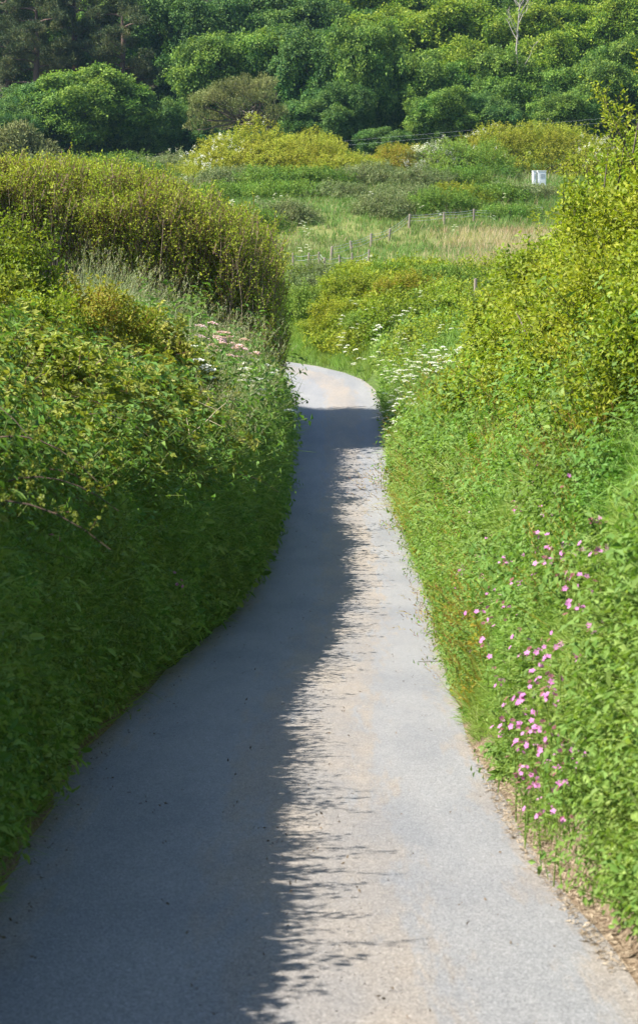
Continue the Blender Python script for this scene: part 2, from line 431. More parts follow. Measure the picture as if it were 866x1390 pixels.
# ------------------------------------------------------------------ ground sheet and lane
def ground_sheet():
    xs = np.concatenate([-np.geomspace(400, 14.5, 34), np.arange(-14, -4, .4), np.arange(-4, 5, .09), np.arange(5, 14, .4), np.geomspace(14.5, 400, 34)])
    ys = np.concatenate([np.arange(-12, 4, .8), np.arange(4, 60, .25), np.arange(60, 90, .2), np.arange(90, 240, 1.2), np.arange(240, 430, 4), np.geomspace(435, 900, 14)])
    X, Y = np.meshgrid(xs, ys); Z = ground(X, Y)
    t, s = lane(X.ravel(), Y.ravel())
    nx = len(xs); ny = len(ys)
    i = np.arange(nx*ny).reshape(ny, nx)
    Q = np.stack([i[:-1, :-1], i[:-1, 1:], i[1:, 1:], i[1:, :-1]], -1).reshape(-1, 4)
    g = Geo(); g.add(np.stack([X, Y, Z], -1).reshape(-1, 3), Q, np.clip(smoothstep(.2, .5, t) + smoothstep(18, 24, Y.ravel()), 0, 1))
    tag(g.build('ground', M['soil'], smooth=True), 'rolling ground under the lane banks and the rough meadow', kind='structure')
ground_sheet()

def road():
    P = CL[:, :2]; tan = unit(np.gradient(P, axis=0)); nrm = np.stack([tan[:, 1], -tan[:, 0]], 1)
    us = np.linspace(-1, 1, 21)
    V, T = [], []
    for k in range(len(CL)):
        w = CL[k, 2] + .05
        for u in us:
            e = .03 * fbm(P[k, 1] * 1.7, u * 3, P[k, 0], 55) * (abs(u) > .93)
            x, y = P[k] + nrm[k] * u * (w + e)
            V.append((x, y, 0)); T.append((u + 1) / 2)
    V = np.array(V); V[:, 2] = base(V[:, 1]) + .012 + .02 * (1 - np.tile(us, len(CL)) ** 2)
    n = len(us); Q = [(k*n + j, k*n + j + 1, (k+1)*n + j + 1, (k+1)*n + j) for k in range(len(CL)-1) for j in range(n-1)]
    g = Geo(); g.add(V, Q, np.array(T)); tag(g.build('road', M['asphalt'], smooth=True), 'narrow worn asphalt lane with a gritty strip along it', kind='structure')
road()

# ------------------------------------------------------------------ sampling helpers
def sample_bank(side, y0, y1, t0, t1, dens, yref=15.0, smin=1.0):
    """points on the bank beside the lane: denser near by, larger plants farther off"""
    n = int((y1 - y0) * (t1 - t0) * dens * 3.2) + 10
    y = R.uniform(y0, y1, n); t = R.uniform(t0, t1, n)
    x = np.where(side > 0, interp(y, EDGE_R) + t, interp(y, EDGE_L) - t)
    nn = ground_n(x, y)
    s = np.maximum(smin, y / yref)
    keep = R.random(n) < (1 / np.maximum(nn[:, 2], .22)) / 3.2 / s**1.7
    x, y, t, nn, s = x[keep], y[keep], t[keep], nn[keep], s[keep]
    P = np.stack([x, y, ground(x, y)], 1)
    m = np.abs(x) < (y * .1444 * 1.25 + 1.7)
    return P[m], nn[m], t[m], s[m]

UP = np.array([0, 0, 1.0])
def rnd(n, a=1.0): return R.normal(size=(n, 3)) * a

# templates
TG = [t_tuft(9, .34, .009, 3, .55, .05) for _ in range(6)]
TGL = [t_tuft(8, .38, .010, 3, .55, .06, dead=.02) for _ in range(4)]
TGD = [t_tuft(7, .5, .006, 3, .4, .06, dead=.15) for _ in range(5)]
TSEED = []
for _ in range(5):     # seeding grass heads: thin stalks with feathery tips
    a = t_tuft(6, .55, .004, 3, .35, .05, dead=.3)
    ps = []
    for k in range(5):
        p = np.array([R.normal()*.12, R.normal()*.12, .5 + R.uniform(-.08, .1)])
        for j in range(6):
            d = unit(np.array([R.normal()*.5, R.normal()*.5, 1.0])); q = p + [0, 0, j*.018]
            v, f = leafq(q, d, R.normal(size=3), .035, .006); ps.append((v, f, .85 if R.random() < .6 else .95))
    b_ = pack(ps)
    TSEED.append((np.concatenate([a[0], b_[0]]), np.concatenate([a[1], b_[1] + len(a[0])]), np.concatenate([a[2], b_[2]])))
TW = [t_sprig(10, .22, .055, .03, 25, True, .004, False, .6) for _ in range(6)]
TWL = [t_sprig(7, .18, .10, .045, 35, True, .004, False, .2) for _ in range(2)]
TH = [t_sprig(12, .24, .045, .030, 40, True) for _ in range(6)]
TH1 = [t_sprig(10, .24, .050, .034, 40, False) for _ in range(6)]
TB = [t_sprig(7, .26, .060, .042, 30, True, .004, True) for _ in range(6)]
TB1 = [t_sprig(6, .26, .066, .046, 30, False, .004, True) for _ in range(6)]
TT = [t_sprig(8, .32, .060, .034, 40, False, .010, False, .7, .2) for _ in range(6)]
TC = [t_sprig(9, .5, .27, .19, 20, False, 0, False, 1.0, .18) for _ in range(8)]     # crown clump of a far tree
TS = [t_sprig(9, .34, .12, .075, 35, False, .006, False, .6) for _ in range(6)]       # far shrub clump
TN = [t_sprig(9, .42, .26, .085, 50, False, .02, False, .5, .18) for _ in range(6)]     # pine tuft
TF = [t_frond() for _ in range(4)]

TNET = [t_sprig(14, .48, .065, .034, 8, False, .004, False, .2, .1) for _ in range(4)]     # upright nettle-like stems
TMIX = TW + TNET
def stuff(name, geo, mat, label):
    return tag(geo.build(name, mat), label, kind='stuff')

# ------------------------------------------------------------------ bank grass and weeds
def bank_plants():
    # right bank, sunlit
    g = Geo()
    P, n, t, s = sample_bank(1, 5, 50, .02, 2.0, 380)
    verge = (P[:, 1] < 16) & (t < .19 * smoothstep(17, 14, P[:, 1]) * (1 + .5 * noise(P[:, 1]*1.3, 0, 0, 5)))
    k = ~verge; P, n, t, s = P[k], n[k], t[k], s[k]
    c = .30 * fbm(P[:, 0], P[:, 1] * .8, P[:, 2], 7) + .04
    place(g, TG + TGL, P, n * .9 + UP * .75 + rnd(len(P), .6), s ** .75 * R.uniform(.4, 1.15, len(P)) * (.45 + .55 * smoothstep(0, .5, t)), c + .1, droop=.2)
    g_r = g
    P, n, t, s = sample_bank(1, 44, 80, .02, 4.5, 75, yref=34)
    place(g_r, TG, P, n * .6 + UP + rnd(len(P), .25), s * .85 * R.uniform(.5, 1.2, len(P)), .1 + .18 * fbm(P[:, 0], P[:, 1], 0, 8), droop=.3)
    stuff('bank_grass', g_r, M['grass'], 'bright drooping grass covering the sunlit bank')
    # left bank, shaded
    g = Geo()
    P, n, t, s = sample_bank(-1, 4, 57, .02, .9, 240)
    place(g, TG + TGL, P, n * .8 + UP * .8 + rnd(len(P), .42), s ** .75 * R.uniform(.5, 1.25, len(P)) * (.65 + .35 * smoothstep(0, .3, t)), .12 + .25 * fbm(P[:, 0], P[:, 1], P[:, 2], 17), droop=.15)
    stuff('bank_grass', g, M['grass'], 'dark green grass on the shaded bank below the brambles')
    g = Geo()
    P, n, t, s = sample_bank(-1, 33, 58, .5, 5.0, 70, yref=26)
    place(g, TSEED + TGD, P, n * .3 + UP + rnd(len(P), .2), s * R.uniform(.7, 1.25, len(P)), .1 + .2 * fbm(P[:, 0], P[:, 1], 0, 18), droop=.15)
    stuff('bank_grass', g, M['seedgrass'], 'pale seeding grass along the top of the shaded bank')
    # broad-leaved weeds
    g = Geo()
    P, n, t, s = sample_bank(1, 5, 50, .10, 2.2, 380)
    k = (noise(P[:, 0]*1.5, P[:, 1]*.9, P[:, 2]*1.2, 77) > -.08); k &= ~((P[:, 1] < 16) & (t < .2))
    P, n, s, t = P[k], n[k], s[k], t[k]
    place(g, TMIX + TWL[:1], P + n * .08, n * .8 + UP * .7 + rnd(len(P), .4), s ** .75 * R.uniform(.4, .95, len(P)) * (.7 + .3 * smoothstep(.1, .5, t)), .30 * fbm(P[:, 0]*.9, P[:, 1]*.9, P[:, 2], 78) + .08, droop=.15)
    yy = R.uniform(6, 46, 9000); yy = yy[R.random(9000) < np.minimum(1, (16 / yy) ** 1.6)]; uu = R.uniform(0, .42, len(yy)) * R.random(len(yy)) ** .4
    Q, qn = hedge_pt(yy, uu, .02); m_ = Q[:, 0] < Q[:, 1] * .18 + 1.4; Q, qn, yy = Q[m_], qn[m_], yy[m_]
    place(g, TMIX, Q + rnd(len(Q), .06), qn * .7 + UP * .8 + rnd(len(Q), .4), np.maximum(1, yy / 15) ** .75 * R.uniform(.5, 1.2, len(Q)), .3 * fbm(Q[:, 0], Q[:, 1], Q[:, 2], 178) + .05, droop=.15)
    P, n, t, s = sample_bank(1, 46, 82, .05, 5.5, 45, yref=30)
    place(g, TW, P + n * .05, n + UP + rnd(len(P), .3), s * 1.0 * R.uniform(.5, 1.1, len(P)), .25 * fbm(P[:, 0]*.7, P[:, 1]*.6, 0, 79) + .1, droop=.1)
    P, n, t, s = sample_bank(1, 46, 92, .3, 9, 40, yref=30)
    k = (noise(P[:, 0]*.7, P[:, 1]*.45, 0, 480) > -.3) & ~((P[:, 1] < 66) & (R.random(len(P)) < .75)); P, n, s = P[k], n[k], s[k]
    h = .5 * np.clip(fbm(P[:, 0]*1.1, P[:, 1]*.8, 0, 481) + .35, 0, 1)
    gl = Geo()
    for f in (1, .5):
        Q = P + UP * (h * f)[:, None] + rnd(len(P), .08)
        place(gl, TH1 + TW, Q, n * .5 + UP + rnd(len(P), .4), s * .85 * R.uniform(.5, 1.2, len(P)), .04 + .30 * fbm(P[:, 0]*.5, P[:, 1]*.4, 0, 482))
    n_ = 26000; x = R.uniform(-3.2, 5, n_); y = R.uniform(73, 93, n_); t, sd_ = lane(x, y); px_ = 433 + x / y * F
    k = (t > .3) & (sd_ > 0) & ((px_ > 428 + 12 * noise(y * .8, 0, 0, 3)) | (y > 86)) & (noise(x * .8, y * .5, 0, 484) > -.35)
    x, y, t = x[k], y[k], t[k]; h = .6 * np.clip(fbm(x * 1.0, y * .6, 0, 485) + .4, 0, 1) * smoothstep(.2, 1.2, t)
    P = np.stack([x, y, ground(x, y) + h * R.uniform(.3, 1, len(x))], 1)
    place(gl, TH1 + TW, P, UP + rnd(len(P), .5) + [-.1, -.3, 0], 2.0 * R.uniform(.6, 1.2, len(P)), .05 + .30 * fbm(x * .6, y * .45, 0, 486))
    P, n, t, s = sample_bank(1, 12, 48, .1, 1.9, 50)
    k = noise(P[:, 0]*1.1, P[:, 1]*.7, P[:, 2]*1.1, 580) > .38; P, n, s = P[k], n[k], s[k]
    gr = Geo(); place(gr, TSEED + TH1[:2], P + n * .1, n * .8 + UP * .8 + rnd(len(P), .35), s ** .75 * R.uniform(.5, .95, len(P)), .12)
    stuff('undergrowth', gr, M['reddish'], 'reddish seeding sorrel and new shoots in patches on the sunlit bank')
    stuff('undergrowth', gl, M['hawthorn'], 'yellow-green leafy growth over the bank at the outside of the bend')
    stuff('undergrowth', g, M['weed'], 'leafy bright weeds mixed through the sunlit bank')
    g = Geo()
    P, n, t, s = sample_bank(-1, 4, 58, .10, 3.6, 130)
    k = (noise(P[:, 0]*1.5, P[:, 1]*.9, P[:, 2]*1.2, 87) > -.25); P, n, s, t = P[k], n[k], s[k], t[k]
    place(g, TMIX + TWL[:1], P + n * .1, n * .8 + UP * .7 + rnd(len(P), .4), s ** .75 * R.uniform(.6, 1.35, len(P)) * (.5 + .5 * smoothstep(.1, .55, t)), .25 * fbm(P[:, 0], P[:, 1], P[:, 2], 88) - .06, droop=.15)
    P, n, t, s = sample_bank(-1, 4, 58, .05, .95, 330)
    place(g, TW + TWL, P + n * .06, n + UP * .5 + rnd(len(P), .45), s ** .75 * R.uniform(.5, 1.0, len(P)), .30 * fbm(P[:, 0], P[:, 1], P[:, 2], 89) + .1, droop=.12)
    stuff('undergrowth', g, M['weed'], 'leafy weeds mixed through the shaded bank')

# ------------------------------------------------------------------ brambles over the left bank
def brambles():
    root = empty('bramble_thicket', (-2.6, 20, ground(-2.6, 20.)), 'sprawling bramble thicket covering the upper part of the shaded bank', 'bramble')
    g = Geo(); canes = []
    P, n, t, s = sample_bank(-1, 4.5, 44, .4, 6.5, 120, yref=15)
    bump = np.clip(.25 + .55 * fbm(P[:, 0] * .8, P[:, 1] * .5, 0, 61), 0, 1)
    bump = bump * smoothstep(.4, 1.3, t)
    for lay, q in ((1.0, 1.0), (.6, .8), (.15, .6)):
        k = R.random(len(P)) < q
        Q = P[k] + n[k] * (bump[k] * lay)[:, None] + rnd(k.sum(), .05); Q[:, 2] += .12
        tb = .16 * fbm(Q[:, 0]*.8, Q[:, 1]*.6, Q[:, 2], 62) + .05 * lay
        near = Q[:, 1] < 24
        D = n[k] * .5 + UP * .9 + rnd(k.sum(), .45)
        sc_ = s[k] ** .8 * R.uniform(.6, 1.15, k.sum())
        place(g, TB, Q[near], D[near], sc_[near], tb[near], droop=.25); place(g, TB1, Q[~near], D[~near], sc_[~near], tb[~near], droop=.25)
    # arching canes
    for _ in range(70):
        i = R.integers(0, len(P)); p = P[i] + n[i] * bump[i]; a = R.uniform(-.9, 1.9); L = R.uniform(.5, 1.3)
        u = np.linspace(0, 1, 9)[:, None]
        d = np.array([math.cos(a), -math.sin(a) * .6, 0])
        c = p + d * L * u + UP * (L * .75 * (u - 1.05 * u * u))
        w = Geo(); tube(w, c, np.linspace(.006, .002, 9), 4); canes.append(w)
        k = R.integers(8, 14); uu = R.uniform(.1, 1, k)
        C = p + d * L * uu[:, None] + UP * (L * .75 * (uu - 1.05 * uu * uu))[:, None]
        place(g, TB[:3], C, UP * .4 + d * .6 + rnd(k, .5), R.uniform(.3, .5, k), R.uniform(-.1, .15), droop=.2)
    o = g.build('foliage', M['bramble'], root); o.matrix_parent_inverse = Matrix.Translation(root.location).inverted()
    for w in canes: o = w.build('cane', M['redbark'], root); o.matrix_parent_inverse = Matrix.Translation(root.location).inverted()
brambles()

# ------------------------------------------------------------------ generic bushes
def fix(o, root):
    o.matrix_parent_inverse = Matrix.Translation(root.location).inverted(); return o

def bush(name, label, cat, base_pt, rx, ry, rz, temps, mat, size=1.0, dens=30, rough=.42, lean=(0, 0), group=None, blossom=0, bs=None, stems=7, skew=0.0, tone=0.0, blossom_side=0.0, seed=0, flat=1.0):
    """a shrub: an uneven hull of leafy sprigs in several layers over stems"""
    bx, by, bz = base_pt
    root = empty(name, (bx, by, bz), label, cat, group)
    area = 2 * math.pi * ((rx*ry + rx*rz + ry*rz) / 3)
    n = int(area * dens)
    g = Geo(); sd = 100 + seed
    def hull(n):
        v = unit(R.normal(size=(n, 3))); v[:, 2] = np.abs(v[:, 2]) * 1.0
        v[:, 2] -= .12
        v = unit(v)
        r = 1 + rough * 1.6 * fbm(v[:, 0]*1.7 + bx, v[:, 1]*1.7, v[:, 2]*1.7, sd) + rough * .7 * noise(v[:, 0]*5 + bx, v[:, 1]*5, v[:, 2]*5, sd + 5)
        zz = np.sign(v[:, 2]) * np.abs(v[:, 2]) ** flat
        return v, r, zz
    for lay, q in ((1.0, 1), (.86, .7), (.68, .5)):
        v, r, zz = hull(int(n * q))
        k = lay * (1 - .1 * R.random(len(v)))
        P = np.stack([bx + v[:, 0]*rx*r*k + skew*rx*np.clip(zz, 0, 1), by + v[:, 1]*ry*r*k, bz + .12*rz + zz*rz*.88*r*k], 1)
        P[:, 2] = np.maximum(P[:, 2], ground(P[:, 0], P[:, 1]) + .03)
        nn = unit(v / np.array([rx, ry, rz]))
        D = nn * .8 + UP * .55 + rnd(len(v), .4) + np.array([lean[0], lean[1], 0])
        place(g, temps, P, D, size * R.uniform(.65, 1.2, len(v)), tone + .16 * fbm(P[:, 0]*.9/size, P[:, 1]*.9/size, P[:, 2]*.9/size, sd + 9) + R.normal(size=len(v)) * .05)
    fix(g.build('foliage', mat, root), root)
    # stems
    w = Geo()
    for k in range(stems):
        a = R.uniform(0, 6.28); e = R.uniform(.3, .85)
        u = np.linspace(0, 1, 6)[:, None]
        tip = np.array([math.cos(a)*rx*e + skew*rx*.5, math.sin(a)*ry*e, rz*R.uniform(.5, .85)])
        c = np.array([bx, by, bz - .1]) + tip * u * [1, 1, 1] + np.array([math.cos(a), math.sin(a), 0]) * (.12 * rx) * u * (1 - u) + rnd(6, .02 * rx)
        tube(w, c, np.linspace(.035, .008, 6) * (rz ** .7), 5)
    fix(w.build('stem', M['bark'], root), root)
    if blossom:
        bg = Geo(); v, r, zz = hull(int(blossom))
        if blossom_side:
            k = (v[:, 0] * np.sign(blossom_side) > -abs(blossom_side) + .8 * R.random(len(v))); v, r, zz = v[k], r[k], zz[k]
        P = np.stack([bx + v[:, 0]*rx*r*1.04 + skew*rx*np.clip(zz, 0, 1), by + v[:, 1]*ry*r*1.04, bz + .12*rz + zz*rz*.9*r], 1)
        k = noise(P[:, 0]*.9, P[:, 1]*.9, P[:, 2]*1.4, sd + 3) > .0; P, v = P[k], v[k]
        place(bg, TS, P, v + UP * .5 + rnd(len(v), .4), (bs or size) * R.uniform(.5, 1.0, len(v)), .1)
        fix(bg.build('blossom', M['blossom'], root), root)
    return root

# ------------------------------------------------------------------ hedge on the right bank
HZ = [(4, 1.5), (17, 1.5), (20, 1.6), (25, 1.62), (30, 1.5), (36, 1.25), (40, 1.0), (44, .3), (47, -.9), (49, -2)]
HP = [(0, (.75, 1.35)), (.12, (.85, 1.9)), (.28, (1.05, 2.8)), (.45, (1.35, 3.7)), (.6, (1.75, 4.5)), (.72, (2.2, 4.95)), (.85, (3.1, 5.0)), (1, (4.4, 4.5))]
HU = np.array([p[0] for p in HP]); HT = np.array([p[1][0] for p in HP]); HH = np.array([p[1][1] for p in HP])
def hedge_pt(y, u, off=0.0):
    k = (interp(y, HZ) - base(y)) / 5.0
    t = np.interp(u, HU, HT); h = np.interp(u, HU, HH) * np.where(u > .1, k, 1)
    e = .02
    t2 = np.interp(u + e, HU, HT); h2 = np.interp(u + e, HU, HH) * k
    t0 = np.interp(u - e, HU, HT); h0 = np.interp(u - e, HU, HH) * k
    nx, nz = -(h2 - h0), (t2 - t0); L = np.hypot(nx, nz) + 1e-6; nx, nz = nx / L, nz / L
    d = .55 * fbm(y * .5, u * 4.5, 0, 91) + .30 * noise(y * 1.3, u * 9, 0, 92) + .14 * noise(y * 3.1, u * 21, 0, 93) + off - .12 - .42 * np.clip(1 - u * 1.7, 0, 1)
    x = interp(y, EDGE_R) + t + nx * d; z = base(y) + h + nz * d
    return np.stack([x, y, z], -1), np.stack([nx, np.zeros_like(nx), nz], -1)

def right_hedge():
    shoots = Geo()
    root = empty('hawthorn_hedge', (2.9, 25, ground(2.9, 25.)), 'tall sunlit hawthorn hedge with yellow-green leaves leaning over the lane bank', 'hedge')
    g = Geo()
    def pts(n, y0, y1):
        y = R.uniform(y0, y1, n); s = np.maximum(1, y / 16.0); k = R.random(n) < 1 / s**1.8
        y = y[k]; s = s[k]; u = R.uniform(.0, .95, len(y)); return y, u, s
    for off, q in ((.06, 1.0), (-.10, .9), (-.26, .6)):
        y, u, s = pts(int(60000 * q), 7, 49.5)
        P, n = hedge_pt(y, u, off); P = P + rnd(len(P), .05)
        # ragged lower boundary
        k = u > .16 * (.8 + 1.1 * noise(y * .8, 0, 0, 33)); P, n, s, y, u = P[k], n[k], s[k], y[k], u[k]
        m = P[:, 0] < P[:, 1] * .1444 * 1.25 + 1.2; P, n, s, y, u = P[m], n[m], s[m], y[m], u[m]
        D = n * .7 + UP * .6 + rnd(len(P), .45)
        tb = .08 + .30 * fbm(P[:, 0]*.9, P[:, 1]*.6, P[:, 2]*.9, 34)
        gap = noise(P[:, 0]*2.6, P[:, 1]*1.5, P[:, 2]*2.6, 35) < -.38 - off * 2.0
        P, D, s, tb, y = P[~gap], D[~gap], s[~gap], tb[~gap], y[~gap]
        nr = P[:, 1] < 24; S = s ** .8 * R.uniform(.6, 1.15, len(P))
        place(g, TH, P[nr], D[nr], S[nr], tb[nr]); place(g, TH1, P[~nr], D[~nr], S[~nr], tb[~nr])
    # longer shoots above the outline
    for _ in range(330):
        y = R.uniform(9, 48); u = R.uniform(.35, .9)
        p, n = hedge_pt(np.array([y]), np.array([u]), 0.0); p = p[0]; n = n[0]
        d = unit(n * .4 + UP + R.normal(size=3) * .3); L = R.uniform(.3, .75); k = int(L * 14)
        C = p + d * (np.linspace(.1, 1, k) * L)[:, None]
        place(g, TH[:4], C, d * .8 + rnd(k, .5), R.uniform(.4, .7, k) * max(1, y/22), .2)
    for px, py, yy, L in ((838, 215, 20.5, .8), (852, 205, 20, .8), (864, 180, 19.5, .8), (822, 238, 21.5, .6), (800, 262, 23, .6), (780, 290, 25, .6), (842, 230, 20.5, .8)):
        p = at(px, py, yy); d = unit(np.array([R.normal()*.15 - .08, R.normal()*.2, 1.])); k = int(L * 26)
        u = np.linspace(-.3, 1, 9)[:, None]; C = p + d * (np.linspace(-.2, 1, k) * L * .75)[:, None] + rnd(k, .03)
        tube(shoots, p + d * u * L * .75, np.linspace(.008, .002, 9), 4)
        place(g, TH, C, d * .6 + rnd(k, .6), R.uniform(.6, 1.1, k), .15)
    fix(g.build('foliage', M['hawthorn'], root), root)
    # stems and inner branches
    w = shoots
    for _ in range(420):
        y = R.uniform(6, 49); u0 = R.uniform(.0, .2); 
        p0 = hedge_pt(np.array([y]), np.array([.3]), -.9)[0][0]; p0[2] = ground(p0[0], y) - .05
        p1 = hedge_pt(np.array([y + R.normal() * .5]), np.array([R.uniform(.2, .9)]), -.12)[0][0]
        c = p0 + (p1 - p0) * np.linspace(0, 1, 6)[:, None] + rnd(6, .05) * np.array([0, .3, .7, 1, .6, .2])[:, None]
        tube(w, c, np.linspace(.028, .006, 6), 5)
    fix(w.build('stem', M['bark'], root), root)
    # dark sheet added inside the hedge: blocks light so leaf gaps read dark
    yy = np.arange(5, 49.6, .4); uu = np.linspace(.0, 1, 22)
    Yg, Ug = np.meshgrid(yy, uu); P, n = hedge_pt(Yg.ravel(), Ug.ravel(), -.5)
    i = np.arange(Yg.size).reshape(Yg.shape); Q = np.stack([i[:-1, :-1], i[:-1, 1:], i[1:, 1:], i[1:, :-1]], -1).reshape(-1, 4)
    c = Geo(); c.add(P, Q, .5); fix(c.build('inner_shade_sheet', M['core'], root, smooth=True), root)
right_hedge()
bank_plants()

# ------------------------------------------------------------------ tall stemmy hedge on the left
TOPX = [(-22, 4.3), (-8.8, 4.25), (-5.5, 3.9), (-4.3, 3.6), (-3.4, 3.2), (-2.6, 3.05), (-2.1, 2.8), (-1.65, 2.2), (-1.4, 1.2), (-1.15, -.6)]
def tall_hedge():
    root = empty('tall_hedge', (-5, 61, ground(-5., 61.)), 'tall brown-green hedge of upright leafy stems at the lane bend', 'hedge')
    w = Geo(); g = Geo()
    n = 3000
    x = R.uniform(-13.5, -1.2, n); y = 57.2 + R.random(n) ** 1.5 * 6.4
    GZ = ground(x, y)
    for i in range(n):
        yy = y[i]; xx = x[i]
        front = smoothstep(56.9, 58.6, yy) * (1 - .55 * smoothstep(62.4, 64.0, yy))
        top = interp(xx, TOPX) * (yy / 60)
        gz = float(GZ[i])
        top = gz + .4 + (top - gz - .4) * (.72 + .28 * front) + .55 * noise(xx * .9, yy * .9, 0, 71) * min(1, max(.2, (top - gz) / 4)) + R.normal() * .14
        H = top - gz
        if H < .5: H = .5
        a = R.normal(size=2) * .10
        lean = np.array([a[0] + .04, a[1] - .05 * (yy < 59)])
        u = np.linspace(0, 1, 6)
        c = np.stack([xx + lean[0]*H*u + .05*np.sin(u*5 + i), yy + lean[1]*H*u, gz + H*u], 1)
        if i % 2 == 0:
            tube(w, c, np.linspace(.011, .004, 6), 3, .5)
        # leafy shoots along the stem
        m_ = int((5 + 4.6 * H) * (1.0 if (yy < 60 or xx > -2.6) else .7) * max(.45, 1.05 + 1.3 * noise(xx * 2.1, yy * 1.4, 0, 73)))
        lo = .05 if xx > -2.5 else .25
        s_ = lo + (1 - lo) * R.random(m_) ** .75
        C = np.stack([np.interp(s_, u, c[:, j]) for j in range(3)], 1)
        al = R.uniform(0, 6.28, m_)
        C[:, 0] += np.cos(al) * .1; C[:, 1] += np.sin(al) * .1
        D = np.stack([np.cos(al) * .5, np.sin(al) * .5, np.full(m_, 1.0)], 1)
        tt = .10 * (s_ - .4) + .17 * fbm(C[:, 0]*1.1, C[:, 1], C[:, 2]*.5, 72)
        place(g, TT, C, D, R.uniform(.8, 1.5, m_), tt + .1)
    fix(w.build('stem', plainmat('brown hedge stems', (.16, .11, .08), (.40, .30, .23), 9, sx=(3, 3, .6)), root), root)
    fix(g.build('foliage', M['tamarisk'], root), root)
tall_hedge()

# ------------------------------------------------------------------ bushes on the near left bank and middle distance
def gp(px, py, y, dz=0.0):
    p = at(px, py, y); return (float(p[0]), float(y), float(ground(p[0], float(y)) + dz))

def sized(px, top, y, wpx):
    """base point on the ground, half width and height of a shrub whose outline tops out at that sight line"""
    p = at(px, top, y); gz = float(ground(p[0], float(y)))
    return (float(p[0]), float(y), gz), wpx * y / F / 2, float(p[2]) - gz

def near_left():
    b, rx, h = sized(8, 345, 36, 120)
    bush('hawthorn_bush', 'dense yellow-green hawthorn bush standing highest on the shaded bank', 'bush', b, rx + .15, 1.0, h, TH1, M['hawthorn'], 1.5, 130, seed=1)
    b, rx, h = sized(135, 405, 38, 150)
    bush('bush', 'low bush with reddish new shoots in front of the tall hedge', 'bush', b, rx, 1.1, max(h, .8), TH1, M['reddish'], 1.4, 130, seed=2)
    b, rx, h = sized(60, 430, 33, 120)
    bush('bush', 'yellowish bush between the reddish shoots and the brambles', 'bush', b, rx, 1.0, max(h, .7), TH1, M['hawthorn'], 1.3, 130, seed=3, tone=.06)
    b, rx, h = sized(210, 470, 40, 130)
    bush('bush', 'small olive bush beside the pale seeding grass', 'bush', b, rx, 1.0, max(h, .6), TB1, M['bramble'], 1.4, 110, seed=4, tone=.15)
near_left()

